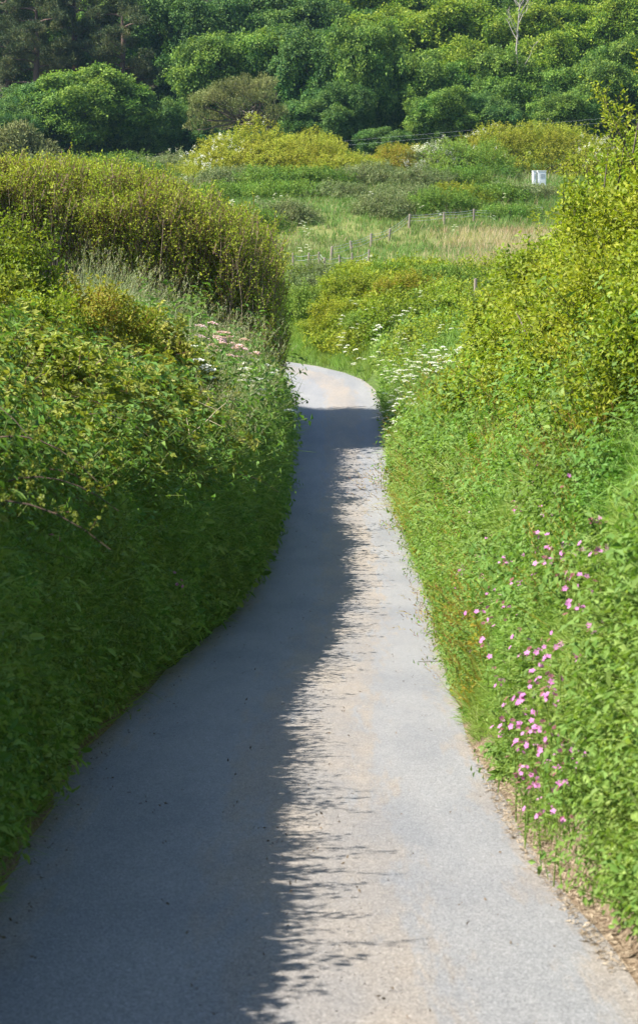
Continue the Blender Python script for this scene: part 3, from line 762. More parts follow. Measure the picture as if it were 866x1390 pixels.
MID = [  # name, label, cat, px, top py, y, width px, template, material, size, tone, extras
 ('shrub', 'round dark green shrub beside the wooden rail', 602, 366, 82, 88, TS, 'fresh', .62, .02, {}),
 ('shrub', 'orange-tinged shrub by the round dark green one above the bank', 546, 378, 79, 84, TS, 'reddish', .6, .0, {}),
 ('shrub', 'yellow-green shrub on the bank below the small fence posts', 478, 372, 81, 96, TS, 'hawthorn', .6, .1, {}),
 ('shrub', 'fresh green shrub behind the orange-tinged one', 527, 362, 86, 74, TS, 'fresh', .6, .1, {}),
 ('shrub', 'brownish shrub next to the end of the tall hedge', 430, 366, 84, 88, TS, 'greygreen', .6, -.05, {}),
 ('shrub', 'light green leafy shrub low beside the tall hedge', 408, 392, 79, 60, TS, 'fresh', .6, .25, {}),
 ('shrub', 'loose lime-green shrub where the lane bends', 462, 410, 77, 70, TS, 'hawthorn', .6, .2, {}),
 ('shrub', 'lime shrub hugging the outer edge of the lane just past the bend', 440, 446, 77, 62, TS, 'hawthorn', .5, .15, {}),
 ('shrub', 'fresh green shrub halfway up the outer bank of the bend', 505, 428, 75, 70, TS, 'fresh', .5, .15, {}),
 ('shrub', 'tangled olive shrub with pale flowers near it on the outer bank', 555, 414, 76, 78, TS, 'olive', .5, .0, {}),
 ('shrub', 'wide leafy shrub below the round dark green one', 610, 424, 75, 76, TS, 'fresh', .5, .05, {}),
 ('shrub', 'brownish scrubby shrub low on the outer bank by the grass verge', 448, 404, 82, 66, TS, 'bramble', .5, .1, {}),
 ('thorn_bush', 'windswept olive thorn bush with white blossom on its crest', 328, 176, 172, 150, TS, 'olive', 1.15, .10, dict(blossom=900, blossom_side=-.3, skew=.25)),
 ('thorn_bush', 'long golden thorn bush sloping down from the blossoming crest', 392, 188, 171, 170, TS, 'olive', 1.15, .14, dict(skew=.2)),
 ('thorn_bush', 'low end of the golden thorn mound above dark shade', 458, 212, 169, 130, TS, 'olive', 1.15, .02, {}),
 ('thorn_bush', 'reddish-tipped thorn bush in the middle of the golden mound', 425, 206, 175, 90, TS, 'reddish', 1.1, .0, {}),
 ('shrub', 'pale green shrub behind the golden thorn mound', 452, 210, 180, 80, TS, 'fresh', 1.15, .15, {}),
 ('shrub', 'grey twiggy shrub with bare tips on the skyline of the meadow', 492, 216, 182, 84, TS, 'greygreen', 1.15, .15, {}),
 ('thorn_bush', 'orange-yellow thorn bush beside the stone gatepost', 548, 198, 178, 100, TS, 'reddish', 1.15, -.05, {}),
 ('hawthorn_bush', 'hawthorn covered in white blossom in front of the wood', 600, 196, 176, 84, TS, 'greygreen', 1.1, 0, dict(blossom=1500)),
 ('shrub', 'bright green ivy-like shrub next to the white blossom', 640, 198, 174, 104, TS, 'fresh', 1.25, .2, {}),
 ('thorn_bush', 'big olive thorn mound behind the white cabinets', 722, 171, 180, 215, TS, 'olive', 1.15, .0, dict(blossom=420, blossom_side=-.2)),
 ('thorn_bush', 'blossoming bush at the far end of the big olive mound', 812, 192, 178, 90, TS, 'olive', 1.15, .0, dict(blossom=600)),
 ('shrub', 'dark shrub in the shade under the bright green ivy-like one', 672, 232, 170, 70, TS, 'fresh', 1.1, -.25, {}),
 ('shrub', 'mid-green shrub below the blossoming thorn crest', 310, 242, 160, 96, TS, 'greygreen', 1.05, .0, {}),
 ('shrub', 'leafy green shrub speckled with pale flowers below the golden mound', 372, 254, 158, 104, TS, 'fresh', 1.1, .02, dict(blossom=40)),
 ('shrub', 'dense green shrub under the shaded side of the golden mound', 432, 260, 158, 90, TS, 'fresh', 1.1, -.05, {}),
 ('shrub', 'grey-green shrub in the dip before the stone gatepost', 500, 254, 160, 100, TS, 'greygreen', 1.05, .05, {}),
 ('shrub', 'low bluish shrub under the white-blossomed hawthorn', 566, 260, 158, 90, TS, 'greygreen', 1.0, -.05, {}),
 ('shrub', 'green shrub on the slope below the bright green ivy-like one', 632, 256, 160, 90, TS, 'fresh', 1.0, -.08, {}),
 ('shrub', 'pale shrub on the slope under the white cabinets', 706, 270, 150, 100, TS, 'greygreen', 1.0, .1, {}),
 ('shrub', 'low spreading shrub between the meadow posts and the slope', 600, 300, 138, 110, TS, 'fresh', .9, -.05, {}),
 ('shrub', 'small green shrub behind the row of meadow posts', 520, 304, 136, 80, TS, 'greygreen', .9, .0, {}),
 ('shrub', 'green scrub clump at the foot of the pale slope shrub', 690, 292, 136, 90, TS, 'fresh', .9, -.05, {}),
 ('shrub', 'leafy green shrub on the slope above the hedge corner', 318, 264, 148, 120, TS, 'fresh', 1.0, .02, {}),
 ('shrub', 'bushy fresh green shrub under the long golden thorn bush', 390, 276, 146, 120, TS, 'fresh', 1.0, .06, {}),
 ('shrub', 'dull green shrub between the golden mound and the meadow grass', 456, 282, 145, 90, TS, 'greygreen', .95, .02, {}),
 ('shrub', 'spreading grey-green shrub in front of the stone gatepost', 538, 282, 146, 110, TS, 'greygreen', .95, .0, {}),
 ('shrub', 'olive shrub in the middle of the slope below the white blossom', 612, 284, 147, 100, TS, 'olive', .95, -.15, {}),
 ('shrub', 'dark leafy shrub on the slope before the cabinets', 672, 276, 148, 100, TS, 'fresh', 1.0, -.06, {}),
 ('shrub', 'rough green shrub above the end of the tall hedge', 330, 290, 130, 110, TS, 'fresh', .95, -.05, dict(blossom=14)),
 ('shrub', 'pale hogweed-covered shrub clump above the hedge corner', 390, 300, 132, 90, TS, 'greygreen', .9, .05, {}),
 ('conifer_shrub', 'young yellowish conifer at the edge of the wood', 22, 176, 205, 62, TN, 'pine', 1.6, .5, dict(rough=.12)),
 ('conifer_shrub', 'small yellowish conifer beside the taller young one', 58, 196, 205, 40, TN, 'pine', 1.6, .5, dict(rough=.12)),
 ('shrub', 'grey-green scrub above the tall hedge near the small conifers', 60, 216, 185, 130, TS, 'greygreen', 1.15, .08, {}),
 ('shrub', 'green scrub above the middle of the tall hedge', 150, 212, 186, 120, TS, 'fresh', 1.15, .0, {}),
 ('shrub', 'pale scrub with a little blossom above the tall hedge', 232, 214, 184, 110, TS, 'greygreen', 1.15, .1, dict(blossom=50)),
 ('shrub', 'yellow-green scrub next to the blossoming thorn crest', 272, 222, 176, 76, TS, 'olive', 1.1, .0, {}),
 ('shrub', 'dark leafy scrub behind the tall hedge top', 190, 232, 165, 100, TS, 'fresh', 1.1, -.08, {}),
 ('shrub', 'light scrub behind the tall hedge beneath the small conifers', 90, 226, 165, 130, TS, 'olive', 1.1, .0, {}),
]
def middle():
    for i, (nm, lb, px, top, y, w, T_, mat, size, tone, ex) in enumerate(MID):
        b, rx, h = sized(px, top, y, w)
        h = max(h, .5 * y / 90 if (px > 655 or y < 130) else 1.2); 
        kw = dict(ex); bl = kw.pop('blossom', 0)
        if nm == 'thorn_bush': kw['rough'] = .24; tone = tone + .08
        cat = 'tree' if 'conifer' in nm else 'bush'
        bush(nm, lb, cat, b, rx, min(rx, 3.2) * .8, h, T_, M[mat], size, 26 / size**2 * (1.3 if y < 100 else 1), seed=10 + i, tone=tone, blossom=bl, bs=size * .8, group=None, flat=.8, **kw)
middle()

# ------------------------------------------------------------------ meadow
def meadow():
    def pts(n, y0, y1, wm=1.15):
        y = np.sqrt(R.uniform(y0**2, y1**2, n)); x = R.uniform(-1, 1, n) * .1444 * wm * y
        return x, y
    TM = [t_tuft(7, .6, .035, 2, .5, .15, dead=.12) for _ in range(6)]
    TMs = [t_tuft(6, .7, .02, 2, .35, .18, dead=.5) for _ in range(5)]
    x, y = pts(42000, 84, 212)
    t, s = lane(x, y); k = t > .3; x, y = x[k], y[k]
    dry = (noise(x*.09 + 3, y*.07, 0, 200) > .15) 
    P = np.stack([x, y, ground(x, y)], 1)
    scal = y / 150
    # the dry reddish patch beyond the bank
    pxl = 433 + x / y * F; red = (smoothstep(560, 660, pxl + 40 * noise(x*.5, y*.3, 0, 7)) > R.random(len(x))) & (y > 92) & (y < 128)
    g = Geo(); place(g, TM, P[~red], UP + rnd((~red).sum(), .15), scal[~red] * R.uniform(.6, 1.2, (~red).sum()), .2 * fbm(x[~red]*.15, y[~red]*.1, 0, 201) + .02)
    stuff('meadow_grass', g, M['meadow'], 'rough green grass of the sloping meadow before the wood')
    g = Geo(); place(g, TMs, P[red], UP + rnd(red.sum(), .15), scal[red] * R.uniform(.8, 1.3, red.sum()), .2 * fbm(x[red]*.2, y[red]*.2, 0, 202) + .1)
    x2 = R.uniform(3.5, 6.5, 500); y2 = R.uniform(93, 96, 500)
    place(g, TMs, np.stack([x2, y2, ground(x2, y2)], 1), UP + rnd(500, .15), 1.1, .4)
    stuff('dry_grass', g, M['drymeadow'], 'dry reddish seeding grass patch behind the wooden rail')
    # grey straw streaks
    k = (noise(x*.25, y*.1, 0, 210) > .5) & (y > 120) & (y < 200) & (R.random(len(x)) < .8)
    g = Geo(); place(g, TMs, P[k], UP + rnd(k.sum(), .12), scal[k] * R.uniform(.8, 1.4, k.sum()), .35)
    stuff('straw_grass', g, M['seedgrass'], 'pale straw stems standing in the sloping meadow')
    # turf beyond the bend
    n = 30000; x = R.uniform(-5.5, 1.8, n); y = R.uniform(71, 90, n); t, s = lane(x, y); k = t > .02; x, y = x[k], y[k]
    g = Geo(); place(g, TG, np.stack([x, y, ground(x, y)], 1), UP + rnd(len(x), .2), R.uniform(.9, 1.5, len(x)), .14, droop=.2)
    n = 5000; x = R.uniform(-6, -.6, n); y = R.uniform(63.5, 74, n); t, s = lane(x, y); k = (t > .05) & (s < 0); x, y = x[k], y[k]
    place(g, TG, np.stack([x, y, ground(x, y)], 1), UP + rnd(len(x), .2), R.uniform(.9, 1.5, len(x)), .1, droop=.2)
    stuff('verge_grass', g, M['grass'], 'smooth bright grass verge beyond the bend of the lane')
meadow()

# ------------------------------------------------------------------ the wood
def make_tree(kind, seed, Hh, Wd):
    """returns crown, trunk meshes; the tree stands on z=0"""
    rs = R
    mats = {'mid': 'tree_mid', 'bright': 'tree_bright', 'blue': 'tree_blue', 'pine': 'pine', 'flatpine': 'pine_light'}
    g = Geo(); w = Geo()
    bark = M['redbark'] if kind == 'pine' else M['bark']
    if kind in ('mid', 'bright', 'blue'):
        lobes = []
        n = 24
        for i in range(n):
            f = (i + .5) / n
            a = i * 2.4 + rs.normal() * .3
            zz = Hh * (.30 + .58 * f)
            rr = Wd / 2 * (math.sin(math.pi * min(1, .22 + .72 * (1 - f))) ** .7) * rs.uniform(.35, 1.0); zz += Hh * .07 * rs.normal()
            lobes.append((np.array([math.cos(a)*rr, math.sin(a)*rr, zz]), Wd * rs.uniform(.11, .19)))
        lobes.append((np.array([0, 0, Hh * .9]), Wd * .16))
        tube(w, [(0, 0, -.5), (.1, 0, Hh*.2), (-.1, .1, Hh*.4), (.1, 0, Hh*.6), (0, 0, Hh*.8)], [.32, .26, .2, .13, .06], 7)
        for c, r in lobes:
            z0 = rs.uniform(.2, .5) * Hh
            u = np.linspace(0, 1, 5)[:, None]
            tube(w, np.array([0, 0, z0]) * (1-u) + c * u + rnd(5, .12), np.linspace(.12, .03, 5), 4)
            nsub = int(9 + r * 5)
            for q in range(nsub):
                v = unit(rs.normal(size=3) + [0, 0, .35]); rad = r * rs.uniform(.72, 1.12)
                cc = c + v * rad * [1.1, 1.1, .85]; sr = rs.uniform(.35, .75)
                m_ = int(30 * sr + 8); vv = unit(rs.normal(size=(m_, 3)) + v * .5 + [0, 0, .3])
                P = cc + vv * (sr * rs.uniform(.55, 1.0, m_))[:, None] * [1.15, 1.15, .7]
                place(g, TC, P, vv + UP * .5 + rnd(m_, .4), rs.uniform(.45, 1.1, m_), .13 * rs.normal() + .04 + .09 * rs.normal(size=m_))
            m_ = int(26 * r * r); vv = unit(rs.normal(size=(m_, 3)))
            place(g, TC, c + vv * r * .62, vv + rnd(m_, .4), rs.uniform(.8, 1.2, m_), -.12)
    elif kind == 'pine':
        tube(w, [(0, 0, -.5), (.2, 0, Hh*.3), (-.1, .1, Hh*.6), (.1, 0, Hh*.95)], [.45, .36, .24, .06], 8)
        for i in range(26):
            f = rs.uniform(.25, 1); a = rs.uniform(0, 6.28); L = Wd/2 * (1.15 - .65 * f) * rs.uniform(.6, 1.1)
            z0 = Hh * f
            u = np.linspace(0, 1, 6)
            c = np.stack([math.cos(a)*L*u, math.sin(a)*L*u, z0 + .25*L*u - .1*L*u*u + .1*np.sin(u*6)], 1)
            tube(w, c, np.linspace(.11, .03, 6), 5)
            for k in range(4):
                uu = rs.uniform(.45, 1.05); q = np.array([math.cos(a)*L*uu, math.sin(a)*L*uu, z0 + .2*L*uu + .15]) + rs.normal(size=3) * .35
                m_ = 42; v = unit(rs.normal(size=(m_, 3))); q = q + [0, 0, rs.uniform(-.3, .5)]
                P = q + v * rs.uniform(.4, .95, m_)[:, None] * [1.0, 1.0, .34]
                place(g, TN, P, UP + v * .6 + rnd(m_, .3), rs.uniform(.7, 1.2, m_), .12 * rs.normal() + .02)
    else:   # flat topped wind-shaped pine
        trunks = [(-.1, 0), (.25, .1), (.6, -.1)]
        for j, (a0, b0) in enumerate(trunks):
            tube(w, [(a0*Wd*.3, b0, -.5), (a0*Wd*.32 + .1, b0, Hh*.3), (a0*Wd*.4, b0, Hh*.55), (a0*Wd*.5, b0, Hh*.8)], [.2, .16, .12, .06], 6)
        for i in range(34):
            a = rs.uniform(0, 6.28); rr = math.sqrt(rs.random()); x =  math.cos(a)*rr*Wd*.44; y_ = math.sin(a)*rr*Wd*.4
            z = Hh * (.50 + .44 * math.sqrt(max(0, 1 - rr*rr)) * rs.uniform(.75, 1.0)) - (.12*Hh if rs.random() < .25 else 0)
            t0 = trunks[i % 3]
            u = np.linspace(0, 1, 5)[:, None]
            tube(w, np.array([t0[0]*Wd*.4, t0[1], Hh*.5])*(1-u) + np.array([x, y_, z - .2])*u + rnd(5, .08), np.linspace(.09, .025, 5), 4)
            m_ = 60; v = unit(rs.normal(size=(m_, 3)))
            P = np.array([x, y_, z]) + v * rs.uniform(.45, .95, m_)[:, None] * [1.1, 1.0, .5]
            place(g, TN, P, UP + v * .6 + rnd(m_, .3), rs.uniform(.6, 1.0, m_), .16 * rs.normal() + .22)
    return g.mesh('crown', M[mats[kind]]), w.mesh('trunk', bark, True)

PRO = {}
def proto(kind, n, Hh, Wd):
    PRO[kind] = [make_tree(kind, 300 + i, Hh, Wd) + (Hh, Wd) for i in range(n)]
proto('mid', 4, 9.5, 9.0); proto('bright', 3, 9.5, 8.5); proto('blue', 3, 9.5, 9.0); proto('pine', 3, 15, 9.5); proto('flatpine', 1, 7.6, 10.5)

def tree(kind, px, top, y, wpx, label, group=None, name=None, hs=1.0):
    p = at(px, top, y); gz = float(ground(p[0], float(y)))
    i = R.integers(0, len(PRO[kind])); cm, tm, Hh, Wd = PRO[kind][i]
    s_ = wpx * y / F / Wd; sz = max((p[2] - gz) / Hh, .35)
    name = name or {'mid': 'broadleaf_tree', 'bright': 'broadleaf_tree', 'blue': 'broadleaf_tree', 'pine': 'pine_tree', 'flatpine': 'pine_tree'}[kind]
    root = empty(name, (p[0], y, gz - .1), label, 'tree', group, rz=R.uniform(0, 6.28) if kind != 'flatpine' else 0)
    root.scale = (s_, s_, min(sz, s_ * 1.9))
    for nm, me in (('crown', cm), ('trunk', tm)):
        o = bpy.data.objects.new(nm, me); COL.objects.link(o); o.parent = root
    return root

# front of the wood, one by one: kind, px, top py, y, width px, label
FRONT = [
 ('flatpine', 330, 97, 214, 150, 'flat-topped brownish pine with several bare trunks before the wood'),
 ('mid', 120, 103, 224, 150, 'rounded light green tree under the dark pines at the wood edge'),
 ('blue', 55, 118, 228, 110, 'dark rounded tree behind the young yellowish conifer'),
 ('blue', 196, 132, 224, 90, 'low dark green tree between the light rounded one and the flat-topped pine'),
 ('blue', 12, 140, 222, 90, 'dark tree at the wood edge just behind the conifers'),
 ('blue', 248, 150, 230, 70, 'small shadowy tree beside the flat-topped pine'),
 ('mid', 300, 55, 240, 120, 'broad green tree rising behind the flat-topped pine'),
 ('mid', 372, 45, 242, 130, 'tall green tree over the bare trunks of the flat-topped pine'),
 ('blue', 440, 52, 236, 110, 'bluish-green tree above the overhead cables'),
 ('mid', 502, 45, 230, 100, 'bright-topped tree with a thin pale trunk above the cables'),
 ('blue', 425, 140, 224, 90, 'dark low tree where the overhead cables begin'),
 ('blue', 520, 176, 212, 70, 'small round tree in front of the wood below the cables'),
 ('mid', 572, 80, 232, 110, 'green tree beside the pale-trunked one'),
 ('bright', 630, 62, 236, 110, 'yellow-green tree below the bare dead one'),
 ('mid', 690, 82, 230, 110, 'green tree behind the big olive thorn mound'),
 ('bright', 745, 60, 236, 110, 'yellow-green tree above the white cabinets'),
 ('mid', 800, 88, 230, 110, 'green tree behind the blossoming end of the olive mound'),
 ('mid', 855, 70, 234, 110, 'green tree just behind the crest of the sunlit hedge'),
 ('mid', 600, 128, 222, 90, 'low green tree behind the white-blossomed hawthorn'),
 ('blue', 470, 120, 226, 80, 'shadowed tree between the cables and the pale trunk'),
 ('blue', 662, 130, 224, 80, 'dark green tree right behind the ivy-like shrub'),
 ('mid', 770, 130, 224, 90, 'leafy tree at the foot of the wood beyond the big olive mound'),
 ('pine', 48, -40, 246, 120, 'dark pine with drooping boughs beside the red-brown trunk'),
 ('pine', 100, -60, 250, 120, 'big dark pine showing its thick red-brown trunk'),
 ('pine', 165, -30, 246, 125, 'brown-green pine with flat layered boughs'),
 ('pine', 262, -20, 262, 120, 'pine with long slanting boughs over the broad green tree'),
 ('pine', 8, -50, 256, 110, 'dark pine behind the drooping one above the young conifers'),
 ('pine', 350, -45, 268, 120, 'pine with bare sloping branches at the top of the wood'),
]
for f in FRONT: tree(*f)
# upper tiers of the wood
cols = ['bright', 'mid', 'blue']
ORD = ['first', 'second', 'third', 'fourth', 'fifth', 'sixth', 'seventh', 'eighth', 'ninth', 'tenth', 'eleventh']
TIER = [(262, 2, 'lowest'), (278, -50, 'middle'), (296, -110, 'upper')]
for y, top, tn in TIER:
    names = {}
    for i, px in enumerate(np.arange(-40, 940, 98 * 262 / y)):
        px = px + R.uniform(-14, 14)
        if px < 400: k = 'pine' if R.random() < .5 else ('blue' if R.random() < .7 else 'mid')
        elif px < 560: k = ['blue', 'mid', 'bright'][R.integers(0, 3)]
        else: k = ['bright', 'bright', 'mid', 'bright'][R.integers(0, 4)]
        if y == 262 and px < 430 and k == 'pine': k = 'blue'
        if top < -60 and k != 'pine' and px < 0: continue
        names[k] = names.get(k, 0) + 1
        desc = {'mid': 'green broadleaf tree', 'bright': 'yellow-green broadleaf tree', 'blue': 'dark bluish-green tree', 'pine': 'brown-green pine'}[k]
        tree(k, px, top + R.uniform(-14, 22), y + R.uniform(-4, 4), 122 * 262 / y * R.uniform(.9, 1.15),
             f"{desc}, {ORD[min(names[k]-1, 10)]} from the left in the wood's {tn} tier", 'trees in the upper tiers of the wood')
# dark understorey that reads as one mass
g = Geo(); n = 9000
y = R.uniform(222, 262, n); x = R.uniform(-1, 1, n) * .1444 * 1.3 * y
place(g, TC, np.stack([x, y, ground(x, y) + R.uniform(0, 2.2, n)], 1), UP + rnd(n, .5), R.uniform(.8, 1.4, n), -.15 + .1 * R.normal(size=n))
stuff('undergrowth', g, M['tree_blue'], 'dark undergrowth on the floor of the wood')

# bare dead tree
def dead_tree(px, top, y, label):
    p = at(px, top, y); gz = float(ground(p[0], float(y))); H = p[2] - gz
    root = empty('dead_tree', (p[0], y, gz), label, 'tree'); t = Geo(); w = Geo()
    tube(t, [(0, 0, 0), (.3, 0, H*.35), (-.2, 0, H*.65), (.2, 0, H)], [.16, .13, .08, .02], 6)
    for i in range(11):
        f = R.uniform(.45, .95); a = R.uniform(-.9, .9) + (math.pi if R.random() < .5 else 0); L = H * .3 * (1.2 - f) + .6
        u = np.linspace(0, 1, 6)
        c = np.stack([math.cos(a)*L*.55*u, math.sin(a)*L*.5*u, H*f + L*u - .15*L*u*u], 1) + rnd(6, .05)
        tube(w, c, np.linspace(.05, .012, 6), 4)
        for j in range(3):
            q = c[3] + (c[5]-c[3])*R.random(); tube(w, [q, q + [R.normal()*.4, R.normal()*.3, R.uniform(.3, .9)]], [.02, .008], 3)
    t.build('trunk', M['deadwood'], root, True); w.build('branch', M['deadwood'], root, True)
dead_tree(704, -14, 229, 'bare bleached dead tree among the yellow-green trees')

# ------------------------------------------------------------------ overhead cables
for i, (za, zb, lb) in enumerate(((239, 138, 'upper thin overhead cable sagging before the wood'), (245, 144, 'lower thin overhead cable sagging before the wood'))):
    a = at(-150, za, 208); b_ = at(1050, zb, 208)
    u = np.linspace(0, 1, 60)[:, None]; c = a * (1 - u) + b_ * u; c[:, 2] -= (.25 * 4 * u * (1 - u))[:, 0]
    g = Geo(); tube(g, c, .006, 5); tag(g.build('overhead_cable', M['wire'], smooth=True), lb, 'cable', 'overhead cables')

# ------------------------------------------------------------------ fences, rail, stones, cabinets
def fence(label, pts, h, wires, name='post_and_wire_fence', rad=.05):
    P = [at(px, py, y) for px, py, y in pts]
    P = [np.array([p[0], p[1], float(ground(p[0], p[1]))]) for p in P]
    root = empty(name, P[0], label, 'fence')
    for i, p in enumerate(P):
        g = Geo(); hh = h * R.uniform(.9, 1.12); l = R.normal(size=2) * .04
        tube(g, [p - [0, 0, .2], p + [l[0]*.5, l[1]*.5, hh*.5], p + [l[0], l[1], hh], p + [l[0], l[1], hh + .02]], [rad, rad*.97, rad*.92, .01], 8)
        fix(g.build('post', M['post'], root), root)
    for w_ in wires:
        g = Geo()
        c = []
        for a, b_ in zip(P[:-1], P[1:]):
            for u in np.linspace(0, 1, 6)[:-1]:
                q = a * (1-u) + b_ * u; q = q + [0, 0, h * w_ - .25 * u * (1-u)]; c.append(q)
        c.append(P[-1] + [0, 0, h * w_])
        tube(g, c, .008, 4); fix(g.build('wire', M['wire'], root), root)
    return root
fence('short wire fence with weathered posts beside the tall hedge end', [(398, 360, 104), (418, 360, 104), (434, 360, 104.5), (441, 358, 103), (462, 362, 104), (479, 358, 104), (500, 362, 105)], 1.05, (.5, .75, .93))
fence('line of weathered posts and wire crossing the rough meadow', [(449, 345, 112), (478, 330, 118), (504, 330, 122), (528, 325, 126), (555, 322, 130), (603, 318, 132), (643, 315, 134), (692, 312, 136), (735, 308, 138)], .75, (.5, .75, .93), rad=.07)

def rail():
    p = gp(645, 395, 76)
    root = empty('wooden_rail', p, 'leaning weathered wooden rail with its post by the round shrub', 'fence')
    g = Geo(); tube(g, [(0, 0, -.2), (0, 0, .75), (.01, 0, 1.5), (.01, 0, 1.52)], [.06, .06, .055, .01], 8); g.build('post', M['post'], root)
    g = Geo(); tube(g, [(-1.0, .1, .55), (.0, .08, .95), (.35, .08, 1.15)], [.055, .06, .05], 8); g.build('rail', M['post'], root)
    g = Geo(); tube(g, [(-.75, .15, -.2), (-.78, .12, .4), (-.8, .1, .9)], [.05, .05, .045], 8); g.build('post', M['post'], root)
    root.location = (p[0], p[1], float(at(645, 418, 76)[2]) - .5)
rail()

def stone_gatepost():
    p = at(548, 258, 172); gz = float(ground(p[0], 172.))
    root = empty('stone_gatepost', (p[0], 172, gz), 'pale granite gatepost with a lintel stone before the orange-yellow bush', 'gatepost')
    zt = float(at(548, 243, 172)[2]) - gz
    def rock(name, c, sx, sy, sz):
        bm_ = Geo(); n = 5
        u = np.linspace(-1, 1, n)
        for ax in range(3):
            for sg in (-1, 1):
                A, B = np.meshgrid(u, u); C = np.full_like(A, sg)
                co = [None]*3; co[ax] = C; co[(ax+1) % 3] = A; co[(ax+2) % 3] = B
                V = np.stack(co, -1).reshape(-1, 3)
                V = V / (np.abs(V)**6).sum(1, keepdims=True) ** (1/6) * (1 + .1 * noise(V[:, 0]*1.5 + c[0], V[:, 1]*1.5, V[:, 2]*1.5, 8))[:, None]
                i = np.arange(n*n).reshape(n, n); Q = np.stack([i[:-1, :-1], i[:-1, 1:], i[1:, 1:], i[1:, :-1]], -1).reshape(-1, 4)
                bm_.add(V * [sx/2, sy/2, sz/2] + c, Q, .5)
        return bm_.build(name, M['stone'], root, True)
    rock('post', np.array([.45, 0, zt*.5]), .42, .4, zt)
    rock('lintel', np.array([-.35, 0, zt - .55]), 1.3, .4, .45)
stone_gatepost()

def cabinet(px, wpx, label, sx=1.0):
    y = solve(733, 257, 1, 120, 175) or 150.; top = at(px, 231, y); gz = float(ground(top[0], y)); W = wpx * y / F; H = float(top[2] - gz)
    root = empty('utility_cabinet', (top[0], y, gz), label, 'cabinet', 'white cabinets on the slope', rz=.15)
    g = Geo(); box(g, (0, 0, H*.5), W, .35, H - .08); g.build('body', M['whitepaint'], root)
    g = Geo(); box(g, (W*.04, -.185, H*.52), W*.8, .02, H*.8); g.build('door', M['whitepaint'], root)
    g = Geo(); [box(g, (W*.04, -.2, H*(.62 + .05*q_)), W*.5, .02, .02) for q_ in range(5)]; g.build('louvre', M['wire'], root)
    g = Geo(); box(g, (0, 0, H - .03), W*1.08, .42, .06); g.build('roof', M['whitepaint'], root)
cabinet(735, 11, 'wider white cabinet on the slope under the big olive mound')
cabinet(725, 4.5, 'slim white cabinet post beside the wider one')

# ------------------------------------------------------------------ umbel flowers (hogweed / cow parsley)
def umbel_variant(mat, seed, H=1.15):
    root = empty('cow_parsley', (0, 0, 0), 'x', 'wildflower')
    s = Geo(); heads = []
    top = np.array([R.normal()*.05, R.normal()*.05, H])
    tube(s, [(0, 0, 0), (.02, .01, H*.5), top], [.009, .007, .005], 5)
    tips = [top]
    for k in range(R.integers(2, 5)):
        z0 = R.uniform(.45, .75) * H; a = R.uniform(0, 6.28); L = R.uniform(.18, .36)
        tip = np.array([math.cos(a)*L, math.sin(a)*L, z0 + R.uniform(.2, .36)])
        tube(s, [(0, 0, z0), tip * .5 + np.array([0, 0, z0*.5]), tip], [.005, .004, .003], 4); tips.append(tip)
    so = s.build('stem', M['greenstem'], root)
    kids = [so]
    lf = Geo()
    for k in range(5):
        z0 = R.uniform(.1, .6) * H; a = R.uniform(0, 6.28)
        place(lf, TF, [(0, 0, z0)], [(math.cos(a), math.sin(a), .5)], .55, .0)
    kids.append(lf.build('foliage', M['weed'], root))
    for tp in tips:
        h = Geo(); r = R.uniform(.075, .135)
        for k in range(11):
            a = k * 2.4; rr = r * math.sqrt((k + .5) / 11); q = tp + np.array([math.cos(a)*rr, math.sin(a)*rr, .05 - .35 * rr*rr/r])
            h.add([tp + [.001, 0, 0], q + [.001, 0, 0], q - [.001, 0, 0], tp - [.001, 0, 0]], [(0, 1, 2, 3)], .2)
            m_ = 5; v = R.normal(size=(m_, 3)) * [1, 1, .25] * r * .16
            for d in v:
                c = q + d; e = .013 + r * .05; b_ = R.normal(size=3) * .3
                n_ = unit(UP + b_); x_ = unit(np.cross(n_, [0.3, 1, 0])); y_ = np.cross(n_, x_)
                h.add([c - x_*e, c - y_*e, c + x_*e, c + y_*e], [(0, 1, 2, 3)], .2 + R.random() * .6)
        kids.append(h.build('flower_head', mat, root))
    KIDS[root.name] = kids
    return root
UMB = [umbel_variant(M['blossom'], i) for i in range(4)]
UMBP = umbel_variant(M['pinkwhite'], 9)
used = set()
def put(protos, loc, s, label, group, tilt=.12):
    p = protos[R.integers(0, len(protos))]
    if p.name not in used:
        used.add(p.name); r = p; r.location = loc; r.scale = (s, s, s); r.rotation_euler = (R.normal()*tilt, R.normal()*tilt, R.uniform(0, 6.28)); r['label'] = label
    else:
        r = copy_thing(p, loc, R.uniform(0, 6.28), s, label, (R.normal()*tilt, R.normal()*tilt))
    r['group'] = group
    return r
def flower_at(px, py, y, protos, s, label, group, H=1.15):
    """flower whose top shows at that sight line, rooted in the ground below"""
    p = at(px, py, y); gz = float(ground(p[0], float(y)))
    hh = float(p[2]) - gz
    sc_ = np.clip(hh / H, s * .5, s * 1.5)
    return put(protos, (p[0], y, p[2] - H * sc_ if hh > 0 else gz - .1), float(sc_), label, group)

